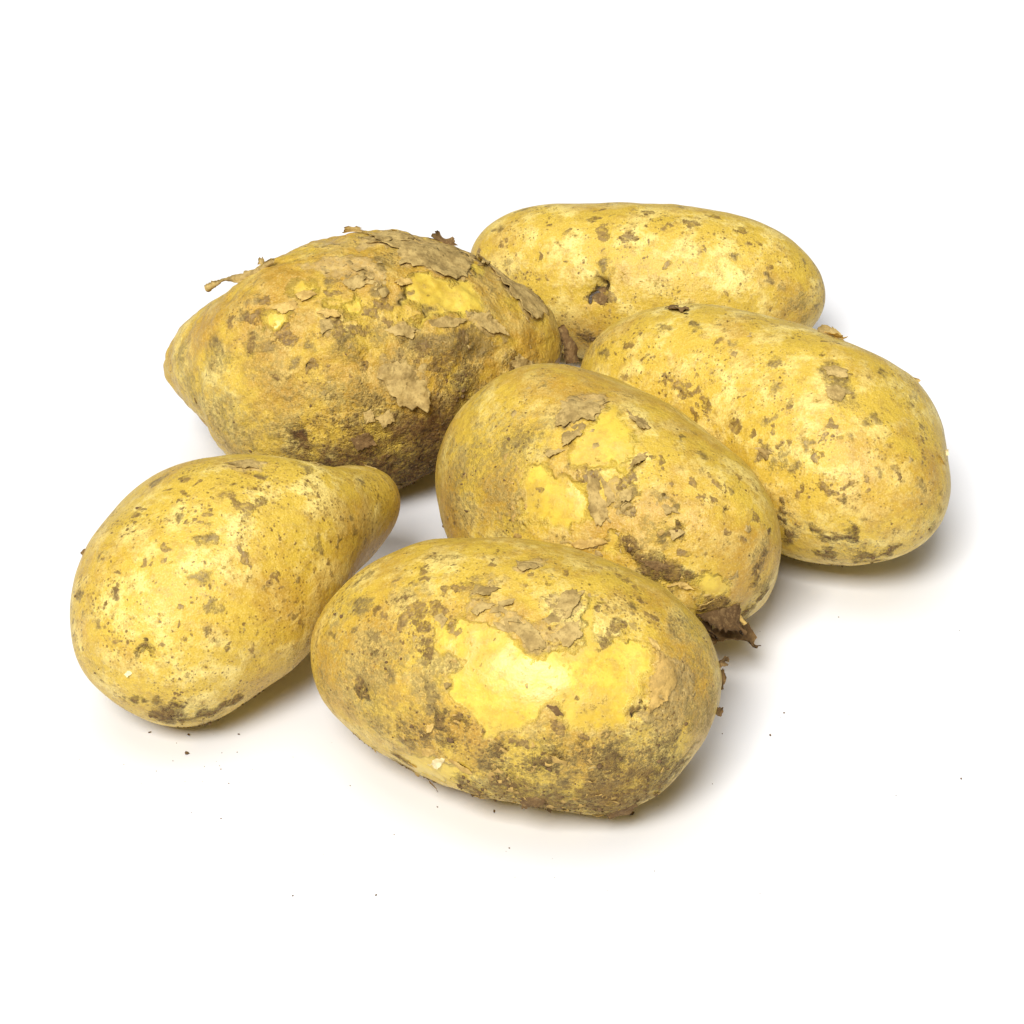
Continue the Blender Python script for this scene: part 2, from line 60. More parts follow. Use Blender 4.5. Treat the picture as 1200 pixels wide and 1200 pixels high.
CIRC['C']={'G':[[-0.2666,-0.4804,0.8355,0.00118,1],[-0.0698,-0.6093,0.7899,0.00151,1],[-0.1047,-0.7974,0.5943,0.0015,1],[-0.0299,-0.896,0.4431,0.00117,1],[-0.5142,0.09,0.8529,0.00173,1],[0.7937,0.2666,0.5469,0.0014,1],[0.692,-0.4239,0.5844,0.00119,1],[0.8399,-0.0546,0.54,0.00104,1],[0.8801,-0.0811,0.4678,0.00104,1],[0.5263,0.145,0.8378,0.00208,1],[-0.6337,-0.7449,0.2086,0.00101,1],[-0.5609,-0.7368,0.3775,0.00084,1],[-0.7168,-0.4675,0.5174,0.00102,1],[0.2477,-0.0396,0.968,0.00137,1],[-0.8135,-0.5123,0.2752,0.00136,1],[0.5775,-0.6505,0.4933,0.00085,1],[-0.0749,-0.9483,0.3084,0.00117,1],[0.5366,-0.8104,0.2351,0.00102,1],[0.8057,-0.2778,0.5232,0.00069,1],[-0.0934,-0.9535,0.2867,0.00083,1]],'B':[[-0.3519,-0.619,0.7022,0.00101,1],[-0.3314,-0.693,0.6403,0.0005,1],[0.1943,-0.6898,0.6975,0.00101,1],[0.146,-0.6756,0.7226,0.00067,1],[0.2426,-0.7018,0.6698,0.00067,1],[-0.5935,-0.2337,0.7702,0.0012,1],[-0.5405,-0.2515,0.8029,0.00068,1],[-0.621,-0.3055,0.7218,0.00102,1],[-0.6635,-0.5332,0.5248,0.00051,1],[-0.5609,-0.7368,0.3775,0.001,1],[-0.5883,-0.6561,0.4726,0.00067,1],[-0.2558,-0.2573,0.9318,0.00085,1],[-0.2903,-0.0617,0.955,0.00086,1],[-0.1718,-0.1447,0.9744,0.00068,1],[-0.4619,-0.6639,0.5881,0.00084,1],[0.75,-0.4276,0.5047,0.00068,1],[0.6794,-0.5381,0.4988,0.00068,1],[0.3751,-0.7555,0.5372,0.00084,1],[0.3492,-0.7939,0.4978,0.00067,1],[0.4114,-0.7635,0.4978,0.00067,1],[0.4056,-0.723,0.5593,0.00051,1],[-0.2951,-0.9337,0.2026,0.00083,1],[-0.1794,-0.8992,0.3992,0.00083,1],[-0.2136,-0.9164,0.3385,0.0005,1],[0.256,-0.9619,0.0959,0.00084,1],[0.2773,-0.9447,0.1753,0.00067,1],[0.6235,-0.7734,0.1144,0.00068,1],[0.0487,-0.9878,0.1476,0.00067,1],[0.8952,0.2479,0.3703,0.00071,1],[-0.0655,-0.4369,0.8971,0.00068,1],[-0.1187,-0.3793,0.9176,0.00051,1],[-0.1546,-0.5244,0.8373,0.00051,1],[-0.2651,-0.3825,0.8851,0.00068,1],[-0.2972,-0.3271,0.8971,0.00051,1],[-0.0803,-0.4765,0.8755,0.00067,1],[-0.1166,-0.5561,0.8229,0.0005,1],[-0.4216,-0.4801,0.7692,0.00051,1],[-0.3517,-0.4518,0.8198,0.00051,1],[-0.4118,-0.6903,0.5949,0.0005,1],[-0.383,-0.7674,0.5142,0.0005,1],[-0.0992,-0.2478,0.9637,0.00051,1],[-0.0297,-0.334,0.9421,0.00051,1],[-0.2078,-0.4201,0.8834,0.00051,1],[-0.0735,-0.1861,0.9798,0.00051,1],[0.0496,-0.1535,0.9869,0.00068,1],[-0.4089,-0.8856,0.22,0.00067,1],[-0.4733,-0.8581,0.199,0.0005,1],[-0.5269,-0.8345,0.1611,0.00084,1],[0.4229,-0.5174,0.7439,0.00068,1],[0.5261,-0.5306,0.6646,0.00051,1],[0.2629,-0.4017,0.8772,0.00068,1],[-0.8376,-0.4363,0.3287,0.00051,1],[-0.419,-0.1633,0.8932,0.00068,1],[-0.6028,-0.3829,0.7,0.00051,1],[0.2319,-0.0736,0.9699,0.00103,1]],'O':[[-0.2846,-0.9226,-0.2604,0.00678,0.55],[0.2158,-0.8001,-0.5598,0.0059,0.55],[-0.6479,-0.7617,-0.0047,0.00405,0.5],[-0.7168,-0.4675,0.5174,0.00136,1],[-0.8179,-0.5004,0.2842,0.00153,0.8],[0.798,0.2491,0.5488,0.0014,1],[-0.0261,-0.9759,0.2166,0.00167,0.5],[0.9114,0.3196,0.2591,0.00249,0.5],[0.8072,0.4248,0.4098,0.00249,0.4],[-0.7282,-0.6478,0.2238,0.00202,0.5],[0.9204,-0.3818,0.0836,0.00243,0.4],[-0.6028,-0.7972,-0.033,0.00236,0.4],[0.5413,-0.8234,-0.1704,0.00275,0.5]],'K':[[-0.1461,-0.8015,-0.5798,0.0045,0.6],[-0.4576,-0.8743,-0.1621,0.00135,1],[-0.3274,-0.8929,-0.3092,0.00306,1],[-0.2562,-0.9458,-0.1996,0.00135,1],[-0.1016,-0.9367,-0.3351,0.00221,1],[0.0723,-0.9441,-0.3217,0.00154,1],[0.1246,-0.8113,-0.5712,0.00121,1],[-0.3805,-0.9108,-0.16,0.00135,1],[0.2158,-0.8001,-0.5598,0.00104,1],[-0.2079,-0.9116,-0.3547,0.0017,1],[0.0016,-0.9488,-0.3158,0.00119,1],[-0.3859,-0.9064,0.1719,0.00133,0.9],[-0.4172,-0.8919,0.1746,0.00067,1],[-0.4108,-0.882,0.2308,0.0005,1]],'T':[[-0.647,-0.7564,0.0959,0.00589,0.8],[0.5147,-0.694,-0.5035,0.00697,0.7],[0.32,-0.8119,0.4883,0.00841,0.7],[0.8572,0.04,0.5134,0.00696,0.6],[-0.0248,-0.9522,0.3044,0.00417,0.5],[-0.4702,-0.88,0.0679,0.00502,0.6],[-0.7708,-0.5507,0.3205,0.00423,0.6],[-0.4633,0.3629,0.8085,0.00525,0.4]],'D':[[-0.8429,-0.4326,0.3199,0.00043,0.8],[-0.3883,-0.9067,0.1646,0.00067,0.6],[-0.4687,-0.8829,0.03,0.00033,0.7]],'N':[[-0.3891,-0.9009,0.1925,0.0015,0.0007],[-0.4687,-0.8829,0.03,0.001,0.0005],[0.2397,-0.9708,-0.0083,0.00203,0.0003]]}
POLY['C']={'B':[[[0.0088,-0.2744,0.9616],[0.109,-0.282,0.9532],[0.2302,-0.3625,0.9031],[0.2869,-0.2891,0.9133],[0.2804,-0.3905,0.8768],[0.1971,-0.4394,0.8764],[0.0392,-0.3484,0.9365]]],'F':[[[-0.0124,0.1066,0.9942],[0.15,0.2544,0.9554],[0.2993,0.1398,0.9439],[0.2667,0.0357,0.9631],[0.0866,0.0207,0.996]]]}
FLAKE['C']=[[[[-0.0124,0.1066,0.9942],[0.1523,0.2261,0.9621],[0.2993,0.1398,0.9439],[0.2549,0.0358,0.9663],[0.0856,0.0322,0.9958]],0.0009,[0.0861,-0.9909,0.1032],0],[[[-0.4839,-0.8749,0.0183],[-0.475,-0.879,0.0412],[-0.4516,-0.8909,0.0493],[-0.4527,-0.8914,0.0227],[-0.4706,-0.8823,0.0072]],0.001,[-0.0823,0.0263,-0.9963],3],[[[0.7024,0.6302,0.3309],[0.7177,0.6196,0.3179],[0.7487,0.6022,0.277],[0.7318,0.6167,0.2902]],0.0008,[0.0,0.5592,0.829],0],[[[0.5546,0.3214,0.7675],[0.5993,0.3396,0.7249],[0.6455,0.3777,0.6638],[0.5943,0.2285,0.7711]],0.0006,[0.0309,0.1452,0.9889],0]]
RIBBON['C']=[[[[[-0.0293,-0.00651,0.03408],[-0.02861,-0.00593,0.03494]],[[-0.02982,-0.00631,0.03436],[-0.02912,-0.00583,0.03508]]],0.0003,2]]
SHAPE['D']=dict(ctr=[0.05414,-0.00822,0.02596],yaw=-0.59291,a=0.04651,b=0.02943,c=0.02649,co=[-0.00228,0.00476,-0.00056,0.00459,-0.00048,-0.00133,-0.00537,-0.00142,-0.00171,0.00117,-7e-05,0.00198,0.00075,0.00017,0.00075,0.00548,-0.00267,-0.00234,-0.00764,-0.00359,0.00821,0.00514,-0.001,0.00198,0.00176,-0.00599,-0.00215,-0.00164,-0.00283,0.01158,0.00053,-0.02563,-0.01491,0.00237,0.00126,-0.0119,0.00907,0.00605,0.01058,0.00071,-0.00694,-0.00088,0.04344,0.01099,-0.03657,-0.02276,-0.00881,-0.00673,-0.00486,0.00458,0.0009,0.00167,0.00447,-0.00573,0.00394,0.02872,0.01145,-0.01663,-0.01237,0.01883,0.01531,0.00631,-0.00105,0.00938,-0.00568,-0.0031,-0.00587,-0.00246,-0.00497,-0.00818,-0.03963,0.00333,0.04791,0.02875,-0.0392,-0.03067,0.02637,0.02041,0.01338,0.00573,0.002])
CIRC['D']={'G':[[0.0928,-0.562,0.8219,0.00146,1],[0.1804,-0.6803,0.7104,0.00109,1],[0.0519,-0.7616,0.646,0.00127,1],[0.0823,-0.2615,0.9617,0.00129,1],[-0.6577,0.3767,0.6524,0.0017,1],[0.7766,-0.1803,0.6036,0.00147,1],[0.8723,-0.2391,0.4265,0.00147,1],[0.8476,-0.3295,0.4159,0.0011,1],[0.2836,-0.844,0.4553,0.00162,1],[0.2163,-0.9165,0.3365,0.0018,1],[0.5005,-0.7348,0.4577,0.00126,1],[0.6128,-0.6079,0.5049,0.00163,1],[0.8598,-0.3878,0.3323,0.00092,1],[0.7164,-0.6825,0.1448,0.00126,1],[0.4041,-0.9017,0.1536,0.00108,1],[0.6465,-0.7149,0.2664,0.00144,1],[-0.8621,0.4058,0.3034,0.00192,1],[0.557,-0.7824,0.2785,0.00108,1],[0.5745,-0.7807,0.2459,0.00108,1],[-0.4991,0.3388,0.7976,0.00169,1],[-0.2466,0.0695,0.9666,0.0013,1],[-0.3411,0.2824,0.8966,0.00094,1],[-0.0211,-0.9124,0.4089,0.00145,1]],'B':[[-0.8338,0.0429,0.5505,0.00131,1],[-0.8065,-0.0277,0.5906,0.00075,1],[-0.3507,-0.7316,0.5846,0.00165,1],[-0.7845,-0.1444,0.6031,0.00168,1],[-0.7372,-0.1892,0.6486,0.0013,1],[-0.6805,-0.2152,0.7004,0.00111,1],[-0.0966,-0.8334,0.5441,0.00073,1],[-0.654,-0.4236,0.6268,0.00074,1],[-0.8037,0.3224,0.5001,0.00095,1],[-0.9046,0.2074,0.3723,0.00113,1],[-0.7726,-0.365,0.5195,0.00074,1],[0.326,-0.8608,0.3909,0.00126,1],[0.4252,-0.72,0.5484,0.0009,1],[0.1851,-0.6912,0.6986,0.00091,1],[0.4373,-0.871,0.2238,0.00108,1],[0.3648,-0.9064,0.2132,0.00108,1],[0.2347,-0.9557,0.1776,0.00126,1],[-0.617,-0.3689,0.6951,0.00074,1],[-0.1941,-0.5522,0.8108,0.00055,1],[-0.3738,-0.3408,0.8626,0.00055,1],[0.3668,-0.7837,0.5013,0.00072,1],[0.4207,-0.7701,0.4796,0.00072,1],[0.4341,-0.7812,0.4488,0.00054,1],[0.0621,-0.8204,0.5684,0.00054,1],[-0.6983,-0.3721,0.6115,0.00056,1],[-0.6897,-0.457,0.5617,0.00056,1],[0.5082,-0.832,0.2225,0.00072,1],[0.6432,-0.7293,0.2332,0.00072,1],[0.1608,-0.8678,0.4702,0.0009,1],[0.0898,-0.8865,0.454,0.00072,1],[-0.6094,0.6687,0.426,0.00077,1],[-0.3856,0.1377,0.9123,0.00075,1],[-0.8159,0.3987,0.4187,0.00076,1],[-0.8554,0.3599,0.3726,0.00095,1],[-0.8262,0.1991,0.527,0.00075,1],[-0.8577,0.2707,0.4372,0.00057,1],[0.8322,-0.4761,0.2843,0.00091,1],[0.8322,-0.4889,0.2615,0.00055,1],[0.7642,-0.601,0.2342,0.00072,1],[0.501,-0.0031,0.8654,0.00074,1],[0.4399,-0.1861,0.8785,0.00092,1],[0.6042,-0.3549,0.7135,0.00055,1]],'O':[[0.4775,-0.8489,-0.2268,0.00729,0.6],[0.706,-0.7074,0.0343,0.00542,0.5],[0.1905,-0.9724,-0.1351,0.00547,0.5],[0.1115,-0.917,0.3831,0.00127,1],[0.132,-0.9481,0.2894,0.00145,1],[0.0579,-0.9556,0.289,0.00127,1],[0.0699,-0.9713,0.2273,0.00109,1],[0.7979,-0.6028,-0.0007,0.00127,1],[0.7485,-0.6581,-0.0812,0.00218,0.8],[0.8072,-0.5833,0.0906,0.00127,1],[-0.4972,0.3106,0.8101,0.00263,0.5],[0.6576,-0.7379,-0.152,0.00364,0.4],[-0.858,0.4331,0.2762,0.00384,0.5],[0.9097,-0.3953,0.1274,0.00166,0.6],[0.2546,-0.9118,-0.322,0.00367,0.4],[0.9323,-0.1519,0.3283,0.0026,0.4]],'K':[[0.2963,-0.9529,-0.0652,0.00127,1],[0.3374,-0.936,-0.1006,0.00163,1],[0.3741,-0.9222,-0.0978,0.00109,1],[0.4464,-0.8944,-0.0289,0.00162,1],[0.4718,-0.8793,-0.0652,0.00108,1],[0.4272,-0.8992,-0.0941,0.00109,1],[0.3518,-0.887,-0.2991,0.00165,1],[0.3815,-0.8877,-0.2577,0.0011,1],[0.1658,-0.9489,-0.2684,0.00165,1],[0.5366,-0.8112,-0.2325,0.00219,1],[0.5987,-0.7441,-0.2964,0.00165,1],[0.5141,-0.7998,-0.3099,0.00147,1],[0.5971,-0.785,-0.1652,0.00145,1],[0.3102,-0.7498,-0.5845,0.00131,1],[0.428,-0.742,-0.516,0.0013,1],[0.1249,-0.9922,0.0029,0.00091,1],[0.2271,-0.7485,-0.623,0.00168,1],[0.3607,-0.7467,-0.5588,0.00149,1],[0.5002,-0.7323,-0.4621,0.00111,1],[0.1389,-0.9861,-0.0912,0.00073,1]],'T':[[0.6324,-0.7422,0.2218,0.01257,0.6],[0.083,-0.9954,-0.0478,0.00547,0.9],[-0.3164,0.1129,0.9419,0.01117,0.5],[-0.8208,0.412,0.3956,0.00764,0.5],[0.8052,-0.5558,0.2066,0.00726,0.6],[0.2486,-0.9299,-0.271,0.00732,0.9],[0.3962,-0.8797,0.2629,0.00718,0.4]],'D':[[-0.5012,0.4926,0.7114,0.00057,0.8],[-0.3507,-0.7316,0.5846,0.00055,0.4],[0.6683,0.2151,0.7121,0.00056,0.7]],'N':[[0.0447,-0.9462,0.3204,0.00399,0.0008],[-0.3507,-0.7316,0.5846,0.00147,0.0003],[0.8244,-0.5172,0.2299,0.004,0.0008],[-0.4892,0.5686,0.6613,0.00152,0.0004],[0.4969,-0.8564,-0.1401,0.00326,0.0003]]}
POLY['D']={'G':[[[0.4376,-0.3256,0.8381],[0.5291,-0.2681,0.8051],[0.5818,-0.3309,0.743],[0.5775,-0.4574,0.6762],[0.5345,-0.6045,0.5906],[0.4975,-0.5881,0.6376],[0.4372,-0.6338,0.6381],[0.3952,-0.6122,0.6848],[0.4676,-0.5085,0.723],[0.4265,-0.4156,0.8034]]],'F':[[[-0.065,-0.8966,0.4381],[-0.0072,-0.8898,0.4563],[0.0456,-0.9143,0.4025],[-0.0208,-0.9344,0.3555],[-0.0791,-0.9219,0.3793]]]}
FLAKE['D']=[[[[-0.5581,0.5781,0.5953],[-0.476,0.712,0.5162],[-0.464,0.5658,0.6816],[-0.4666,0.4968,0.7318],[-0.5261,0.4842,0.6991]],0.0016,[-0.1293,-0.982,0.1374],2],[[[0.5002,0.4714,0.7264],[0.5198,0.4362,0.7345],[0.6133,0.2943,0.733],[0.6688,0.2167,0.7112],[0.6029,0.1926,0.7742]],0.0013,[-0.1818,-0.9429,0.2791],1],[[[-0.0649,-0.8999,0.4312],[-0.0072,-0.8931,0.4497],[0.0386,-0.9146,0.4026],[-0.0209,-0.9319,0.3622]],0.0006,[0.0,0.5592,0.829],0],[[[0.4474,-0.3389,0.8277],[0.5272,-0.2785,0.8028],[0.5778,-0.332,0.7456],[0.5532,-0.4003,0.7305],[0.4598,-0.4169,0.7841]],0.0004,[-0.0787,-0.9634,-0.2561],0],[[[0.4333,-0.4983,0.751],[0.5242,-0.4557,0.7194],[0.559,-0.5011,0.6606],[0.4963,-0.5803,0.6457],[0.4235,-0.5931,0.6848]],0.00035,[-0.0668,-0.9238,-0.3771],0]]
RIBBON['D']=[[[[[0.01318,0.01089,0.04688],[0.01401,0.00939,0.04645]],[[0.01462,0.01229,0.04716],[0.01665,0.00897,0.04582]],[[0.0167,0.01186,0.04653],[0.01834,0.00855,0.0452]],[[0.01858,0.01102,0.04528],[0.01985,0.00813,0.04457]]],0.0004,0],[[[[0.03412,0.00284,0.03942],[0.03525,0.00221,0.03848]],[[0.03544,0.00263,0.03911],[0.03581,0.00242,0.0388]]],0.0003,0],[[[[0.03944,-0.01377,0.03089],[0.03981,-0.01449,0.02982]],[[0.04037,-0.01356,0.0312],[0.04055,-0.01428,0.03012]]],0.0004,3]]
SHAPE['E']=dict(ctr=[0.01927,-0.03658,0.02594],yaw=2.32519,a=0.04370,b=0.02787,c=0.02647,co=[-0.00061,0.00139,0.00017,-0.00037,0.00015,-0.00129,-0.00145,-0.00182,0.00501,0.00086,-0.00013,-0.01424,-0.00455,0.01503,0.00019,-0.00402,-0.00527,-0.00351,-0.00348,0.00192,-0.01095,-0.00655,0.0151,0.00532,-0.0118,0.00316,0.00268,0.0275,-0.00702,-0.02675,0.00823,0.05645,0.01366,-0.05426,-0.01192,0.01297,0.01077,0.00418,0.02716,0.00368,0.01661,0.02522,-0.02081,-0.03193,0.04306,0.03319,-0.03891,-0.01695,0.02027,-0.00341,-0.00119,-0.01396,0.01089,0.00579,-0.00945,-0.055,-0.00319,0.05135,-0.00148,-0.04268,-0.01012,0.03567,0.00795,-0.00855,-0.00645,-0.00123,-0.02229,-0.00213,-0.01432,-0.02019,-6e-05,0.03845,-0.03668,-0.06568,0.03656,0.0446,-0.03771,-0.02463,0.02748,0.01298,-0.01205])
CIRC['E']={'G':[[0.6285,-0.4111,0.6603,0.00175,1],[0.3798,-0.7756,0.5041,0.00155,1],[0.3174,-0.7487,0.5819,0.00155,1],[0.3232,-0.8786,0.3515,0.00155,1],[0.662,-0.5641,0.4935,0.00104,1],[0.6561,-0.1569,0.7382,0.00106,1],[-0.5956,-0.2343,0.7684,0.00424,0.8],[-0.263,-0.5496,0.7929,0.00139,1],[0.1617,-0.7529,0.6379,0.00155,1],[0.5293,-0.2719,0.8037,0.00088,1],[0.1217,-0.7934,0.5965,0.00173,1],[-0.7213,-0.1751,0.6702,0.00319,0.7],[-0.8276,0.1431,0.5428,0.00252,0.6]],'B':[[0.1602,-0.9299,0.331,0.00172,1],[0.6386,-0.6457,0.4186,0.00104,1],[0.5202,-0.6145,0.5931,0.00104,1],[0.4948,-0.6061,0.6227,0.00069,1],[0.6254,-0.5411,0.5622,0.00069,1],[0.6293,-0.558,0.5409,0.00069,1],[0.7506,-0.4472,0.4865,0.00105,1],[0.3484,-0.5573,0.7537,0.00069,1],[0.3557,-0.5942,0.7214,0.00069,1],[0.5856,-0.6617,0.4683,0.00086,1],[0.7554,-0.5726,0.3186,0.00104,1],[0.3797,-0.8394,0.3889,0.00155,1],[0.5257,-0.6802,0.5109,0.00086,1],[0.4123,-0.8628,0.2925,0.00086,1],[-0.5068,-0.6644,0.5493,0.0007,1],[0.1577,-0.8221,0.547,0.00138,1],[0.3881,-0.4994,0.7746,0.00052,1],[0.3893,-0.6854,0.6153,0.00104,1],[0.609,-0.715,0.3434,0.00069,1],[-0.1325,-0.6586,0.7407,0.00156,1],[0.1393,-0.692,0.7083,0.00156,1],[0.553,-0.6569,0.5125,0.00052,1],[0.5625,-0.6959,0.4464,0.00069,1],[0.6706,-0.6952,0.259,0.00086,1]],'O':[[-0.7421,-0.3238,0.5869,0.0106,0.7],[-0.9488,-0.2477,0.196,0.00608,0.7],[-0.4477,-0.2045,0.8705,0.00458,0.5],[-0.9054,-0.1007,0.4124,0.00859,0.85],[-0.6988,-0.6232,0.3512,0.00527,0.8],[-0.7859,-0.4323,0.4421,0.00194,1],[-0.9892,-0.1069,0.1002,0.00469,0.6],[-0.7129,-0.0241,0.7009,0.0057,0.5],[-0.3919,0.3591,0.847,0.00361,0.4],[0.3346,-0.8707,0.3605,0.00241,1],[0.1498,-0.9315,0.3316,0.00241,1],[0.3798,-0.7756,0.5041,0.00155,1],[0.2737,-0.865,0.4205,0.00241,0.7],[0.7621,-0.6308,0.1458,0.00278,0.8],[0.7569,-0.6518,-0.0473,0.00315,0.8],[-0.6128,-0.2296,0.7562,0.00459,0.6],[-0.7603,0.3942,0.5162,0.00474,0.5],[-0.9207,0.2433,0.305,0.00365,0.6],[0.134,-0.767,0.6275,0.00242,0.7]],'K':[[0.1606,-0.9388,0.3046,0.00103,1],[0.3802,-0.8351,0.3975,0.00103,1],[0.7581,-0.6379,0.1355,0.00122,1],[0.7294,-0.6766,0.1014,0.00104,1],[0.78,-0.6106,-0.1367,0.00141,1],[0.7424,-0.6353,-0.2124,0.00159,1],[0.7249,-0.6881,0.0326,0.00122,1],[0.279,-0.9423,0.1852,0.00276,1],[0.2125,-0.9473,0.2396,0.00138,1],[0.6387,-0.6432,0.4224,0.00052,1],[-0.9856,0.0635,-0.1568,0.00147,0.7],[0.3123,-0.7435,0.5914,0.00052,1],[0.8021,-0.5482,0.2368,0.0007,1],[0.7111,-0.6587,-0.2458,0.00159,1]],'T':[[0.5974,-0.7555,0.2689,0.01033,0.7],[0.0465,-0.9015,0.4302,0.00862,0.7],[-0.4187,0.1497,0.8957,0.01071,0.5],[-0.99,-0.1318,0.0495,0.00542,0.8],[0.2532,-0.8465,0.4683,0.00688,0.7],[-0.199,-0.501,0.8422,0.00698,0.6],[0.7691,-0.4919,0.4082,0.00523,0.5],[-0.6968,-0.4459,0.5619,0.00528,0.4],[-0.039,0.5389,0.8414,0.00909,0.6]],'D':[[0.4223,-0.9049,0.0527,0.00104,1],[0.2495,-0.5782,0.7769,0.00043,0.8],[0.6351,-0.6505,0.4166,0.00043,0.7],[0.5719,-0.8134,-0.1062,0.00087,0.6],[-0.0049,-0.0179,0.9998,0.00035,0.6]],'N':[[0.6386,-0.6457,0.4186,0.00121,0.0006],[-0.8976,-0.3842,0.216,0.00427,0.0005],[-0.1308,-0.79,0.5989,0.00312,0.0004],[0.3802,-0.8351,0.3975,0.00155,-0.0005],[0.1498,-0.9315,0.3316,0.00172,-0.0004]]}
POLY['E']={'P':[[[-0.0056,-0.0419,0.9991],[0.0836,-0.0338,0.9959],[0.1494,-0.0973,0.984],[0.2417,-0.3707,0.8968],[0.1991,-0.5688,0.798],[0.1179,-0.6699,0.733],[0.0487,-0.6309,0.7743],[-0.0185,-0.6061,0.7952],[-0.1072,-0.6309,0.7684],[-0.2175,-0.589,0.7783],[-0.3148,-0.4606,0.8299],[-0.1647,-0.3099,0.9364],[-0.1046,-0.2648,0.9586]],[[-0.6255,-0.4624,0.6284],[-0.5255,-0.4647,0.7127],[-0.3417,-0.5983,0.7248],[-0.1515,-0.6898,0.7079],[-0.1044,-0.8657,0.4895],[-0.2741,-0.8766,0.3954],[-0.6292,-0.7074,0.322],[-0.6534,-0.6014,0.4598]],[[0.0019,-0.9176,0.3975],[0.1156,-0.9175,0.3806],[0.1143,-0.9581,0.2626],[-0.0662,-0.9595,0.2739]],[[0.4469,-0.8836,0.1395],[0.6015,-0.7889,0.1262],[0.631,-0.773,0.0655],[0.6099,-0.7925,0.0056],[0.4777,-0.8784,-0.0128],[0.4484,-0.8923,0.052]]],'F':[[[-0.3665,-0.0618,0.9284],[-0.3224,0.0655,0.9443],[-0.2022,0.1501,0.9678],[-0.001,0.1184,0.993],[0.0228,-0.0097,0.9997],[-0.0476,-0.0897,0.9948],[-0.1046,-0.2425,0.9645],[-0.1769,-0.2176,0.9599],[-0.3137,-0.2756,0.9086],[-0.363,-0.2274,0.9036]],[[0.035,-0.6813,0.7311],[0.1657,-0.7157,0.6785],[0.1702,-0.7946,0.5828],[0.0981,-0.8222,0.5607],[0.0026,-0.8159,0.5782],[-0.0383,-0.6928,0.7201]],[[-0.3051,-0.9078,0.2877],[-0.1089,-0.922,0.3714],[0.0132,-0.9363,0.351],[-0.108,-0.9504,0.2918]]],'K':[[[0.1734,-0.9511,0.2557],[0.37,-0.9004,0.2286],[0.4384,-0.886,0.1512],[0.3898,-0.9177,0.0769],[0.2656,-0.9526,0.1484]],[[0.4681,-0.8836,-0.0089],[0.5681,-0.8229,0.0058],[0.6812,-0.7194,-0.1359],[0.7587,-0.5031,-0.4139],[0.675,-0.5552,-0.4859],[0.5434,-0.7816,-0.3064]]]}
FLAKE['E']=[[[[-0.3683,-0.077,0.9265],[-0.3246,0.051,0.9445],[-0.2035,0.1278,0.9707],[-0.0156,0.0862,0.9962],[-0.0476,-0.0897,0.9948],[-0.1046,-0.2537,0.9616],[-0.1769,-0.2176,0.9599],[-0.3018,-0.2767,0.9123],[-0.363,-0.2274,0.9036]],0.0014,[0.3538,-0.9274,-0.1214],0],[[[-0.3279,-0.3256,0.8868],[-0.1904,-0.233,0.9536],[-0.1517,-0.273,0.95],[-0.1791,-0.3606,0.9154],[-0.2837,-0.4408,0.8516],[-0.3274,-0.4302,0.8413]],0.0018,[0.4728,-0.8513,-0.2275],0],[[[-0.4556,-0.419,0.7854],[-0.3543,-0.4121,0.8394],[-0.2974,-0.4491,0.8425],[-0.4191,-0.4966,0.7601]],0.0016,[0.253,-0.8315,-0.4946],0],[[[0.1636,-0.0733,0.9838],[0.2643,-0.0723,0.9617],[0.3386,-0.2635,0.9033],[0.255,-0.3596,0.8976],[0.1905,-0.2057,0.9599]],0.0015,[-0.6386,-0.7689,-0.0323],0],[[[0.2481,-0.4269,0.8696],[0.3096,-0.4934,0.8129],[0.2661,-0.5755,0.7733],[0.1517,-0.6726,0.7243],[0.1925,-0.5859,0.7872]],0.0018,[-0.2758,-0.9154,-0.2933],0],[[[-0.1459,-0.6556,0.7409],[-0.0694,-0.6902,0.7203],[-0.0033,-0.8055,0.5926],[0.0078,-0.8633,0.5046],[-0.0681,-0.8877,0.4553],[-0.1173,-0.8336,0.5398]],0.0026,[-0.9186,0.0334,-0.3937],0],[[[-0.3056,-0.9059,0.2933],[-0.1095,-0.9248,0.3643],[0.0132,-0.9363,0.351],[-0.0666,-0.9489,0.3084],[-0.2084,-0.9379,0.2772]],0.0016,[0.6267,-0.6227,-0.4685],1],[[[-0.0445,-0.6927,0.7199],[0.039,-0.7401,0.6713],[0.06,-0.8147,0.5768],[0.0023,-0.8227,0.5684]],0.0015,[-0.9303,0.1045,-0.3517],0],[[[0.337,-0.9363,0.0988],[0.4189,-0.8958,0.1486],[0.453,-0.8887,0.071],[0.4093,-0.9092,0.0762],[0.3776,-0.9196,0.1088]],0.0018,[-0.1228,0.0238,-0.9921],1],[[[0.3125,-0.75,0.5829],[0.3958,-0.7645,0.5088],[0.4144,-0.7762,0.4752],[0.3457,-0.8056,0.4812]],0.0009,[0.1777,-0.7268,-0.6635],0],[[[0.3492,-0.8423,0.4106],[0.4178,-0.8036,0.4239],[0.4239,-0.8238,0.3764],[0.3598,-0.8657,0.348]],0.0011,[0.1961,-0.5483,-0.8129],0],[[[0.1886,-0.9484,0.255],[0.2874,-0.9255,0.2468],[0.3703,-0.9051,0.2088],[0.2876,-0.9406,0.1802]],0.0014,[-0.0126,0.3493,0.9369],2],[[[0.0803,-0.7223,0.6869],[0.1645,-0.7323,0.6608],[0.1702,-0.7913,0.5873],[0.0935,-0.8127,0.5751]],0.0009,[0.3538,-0.6902,-0.6312],0]]
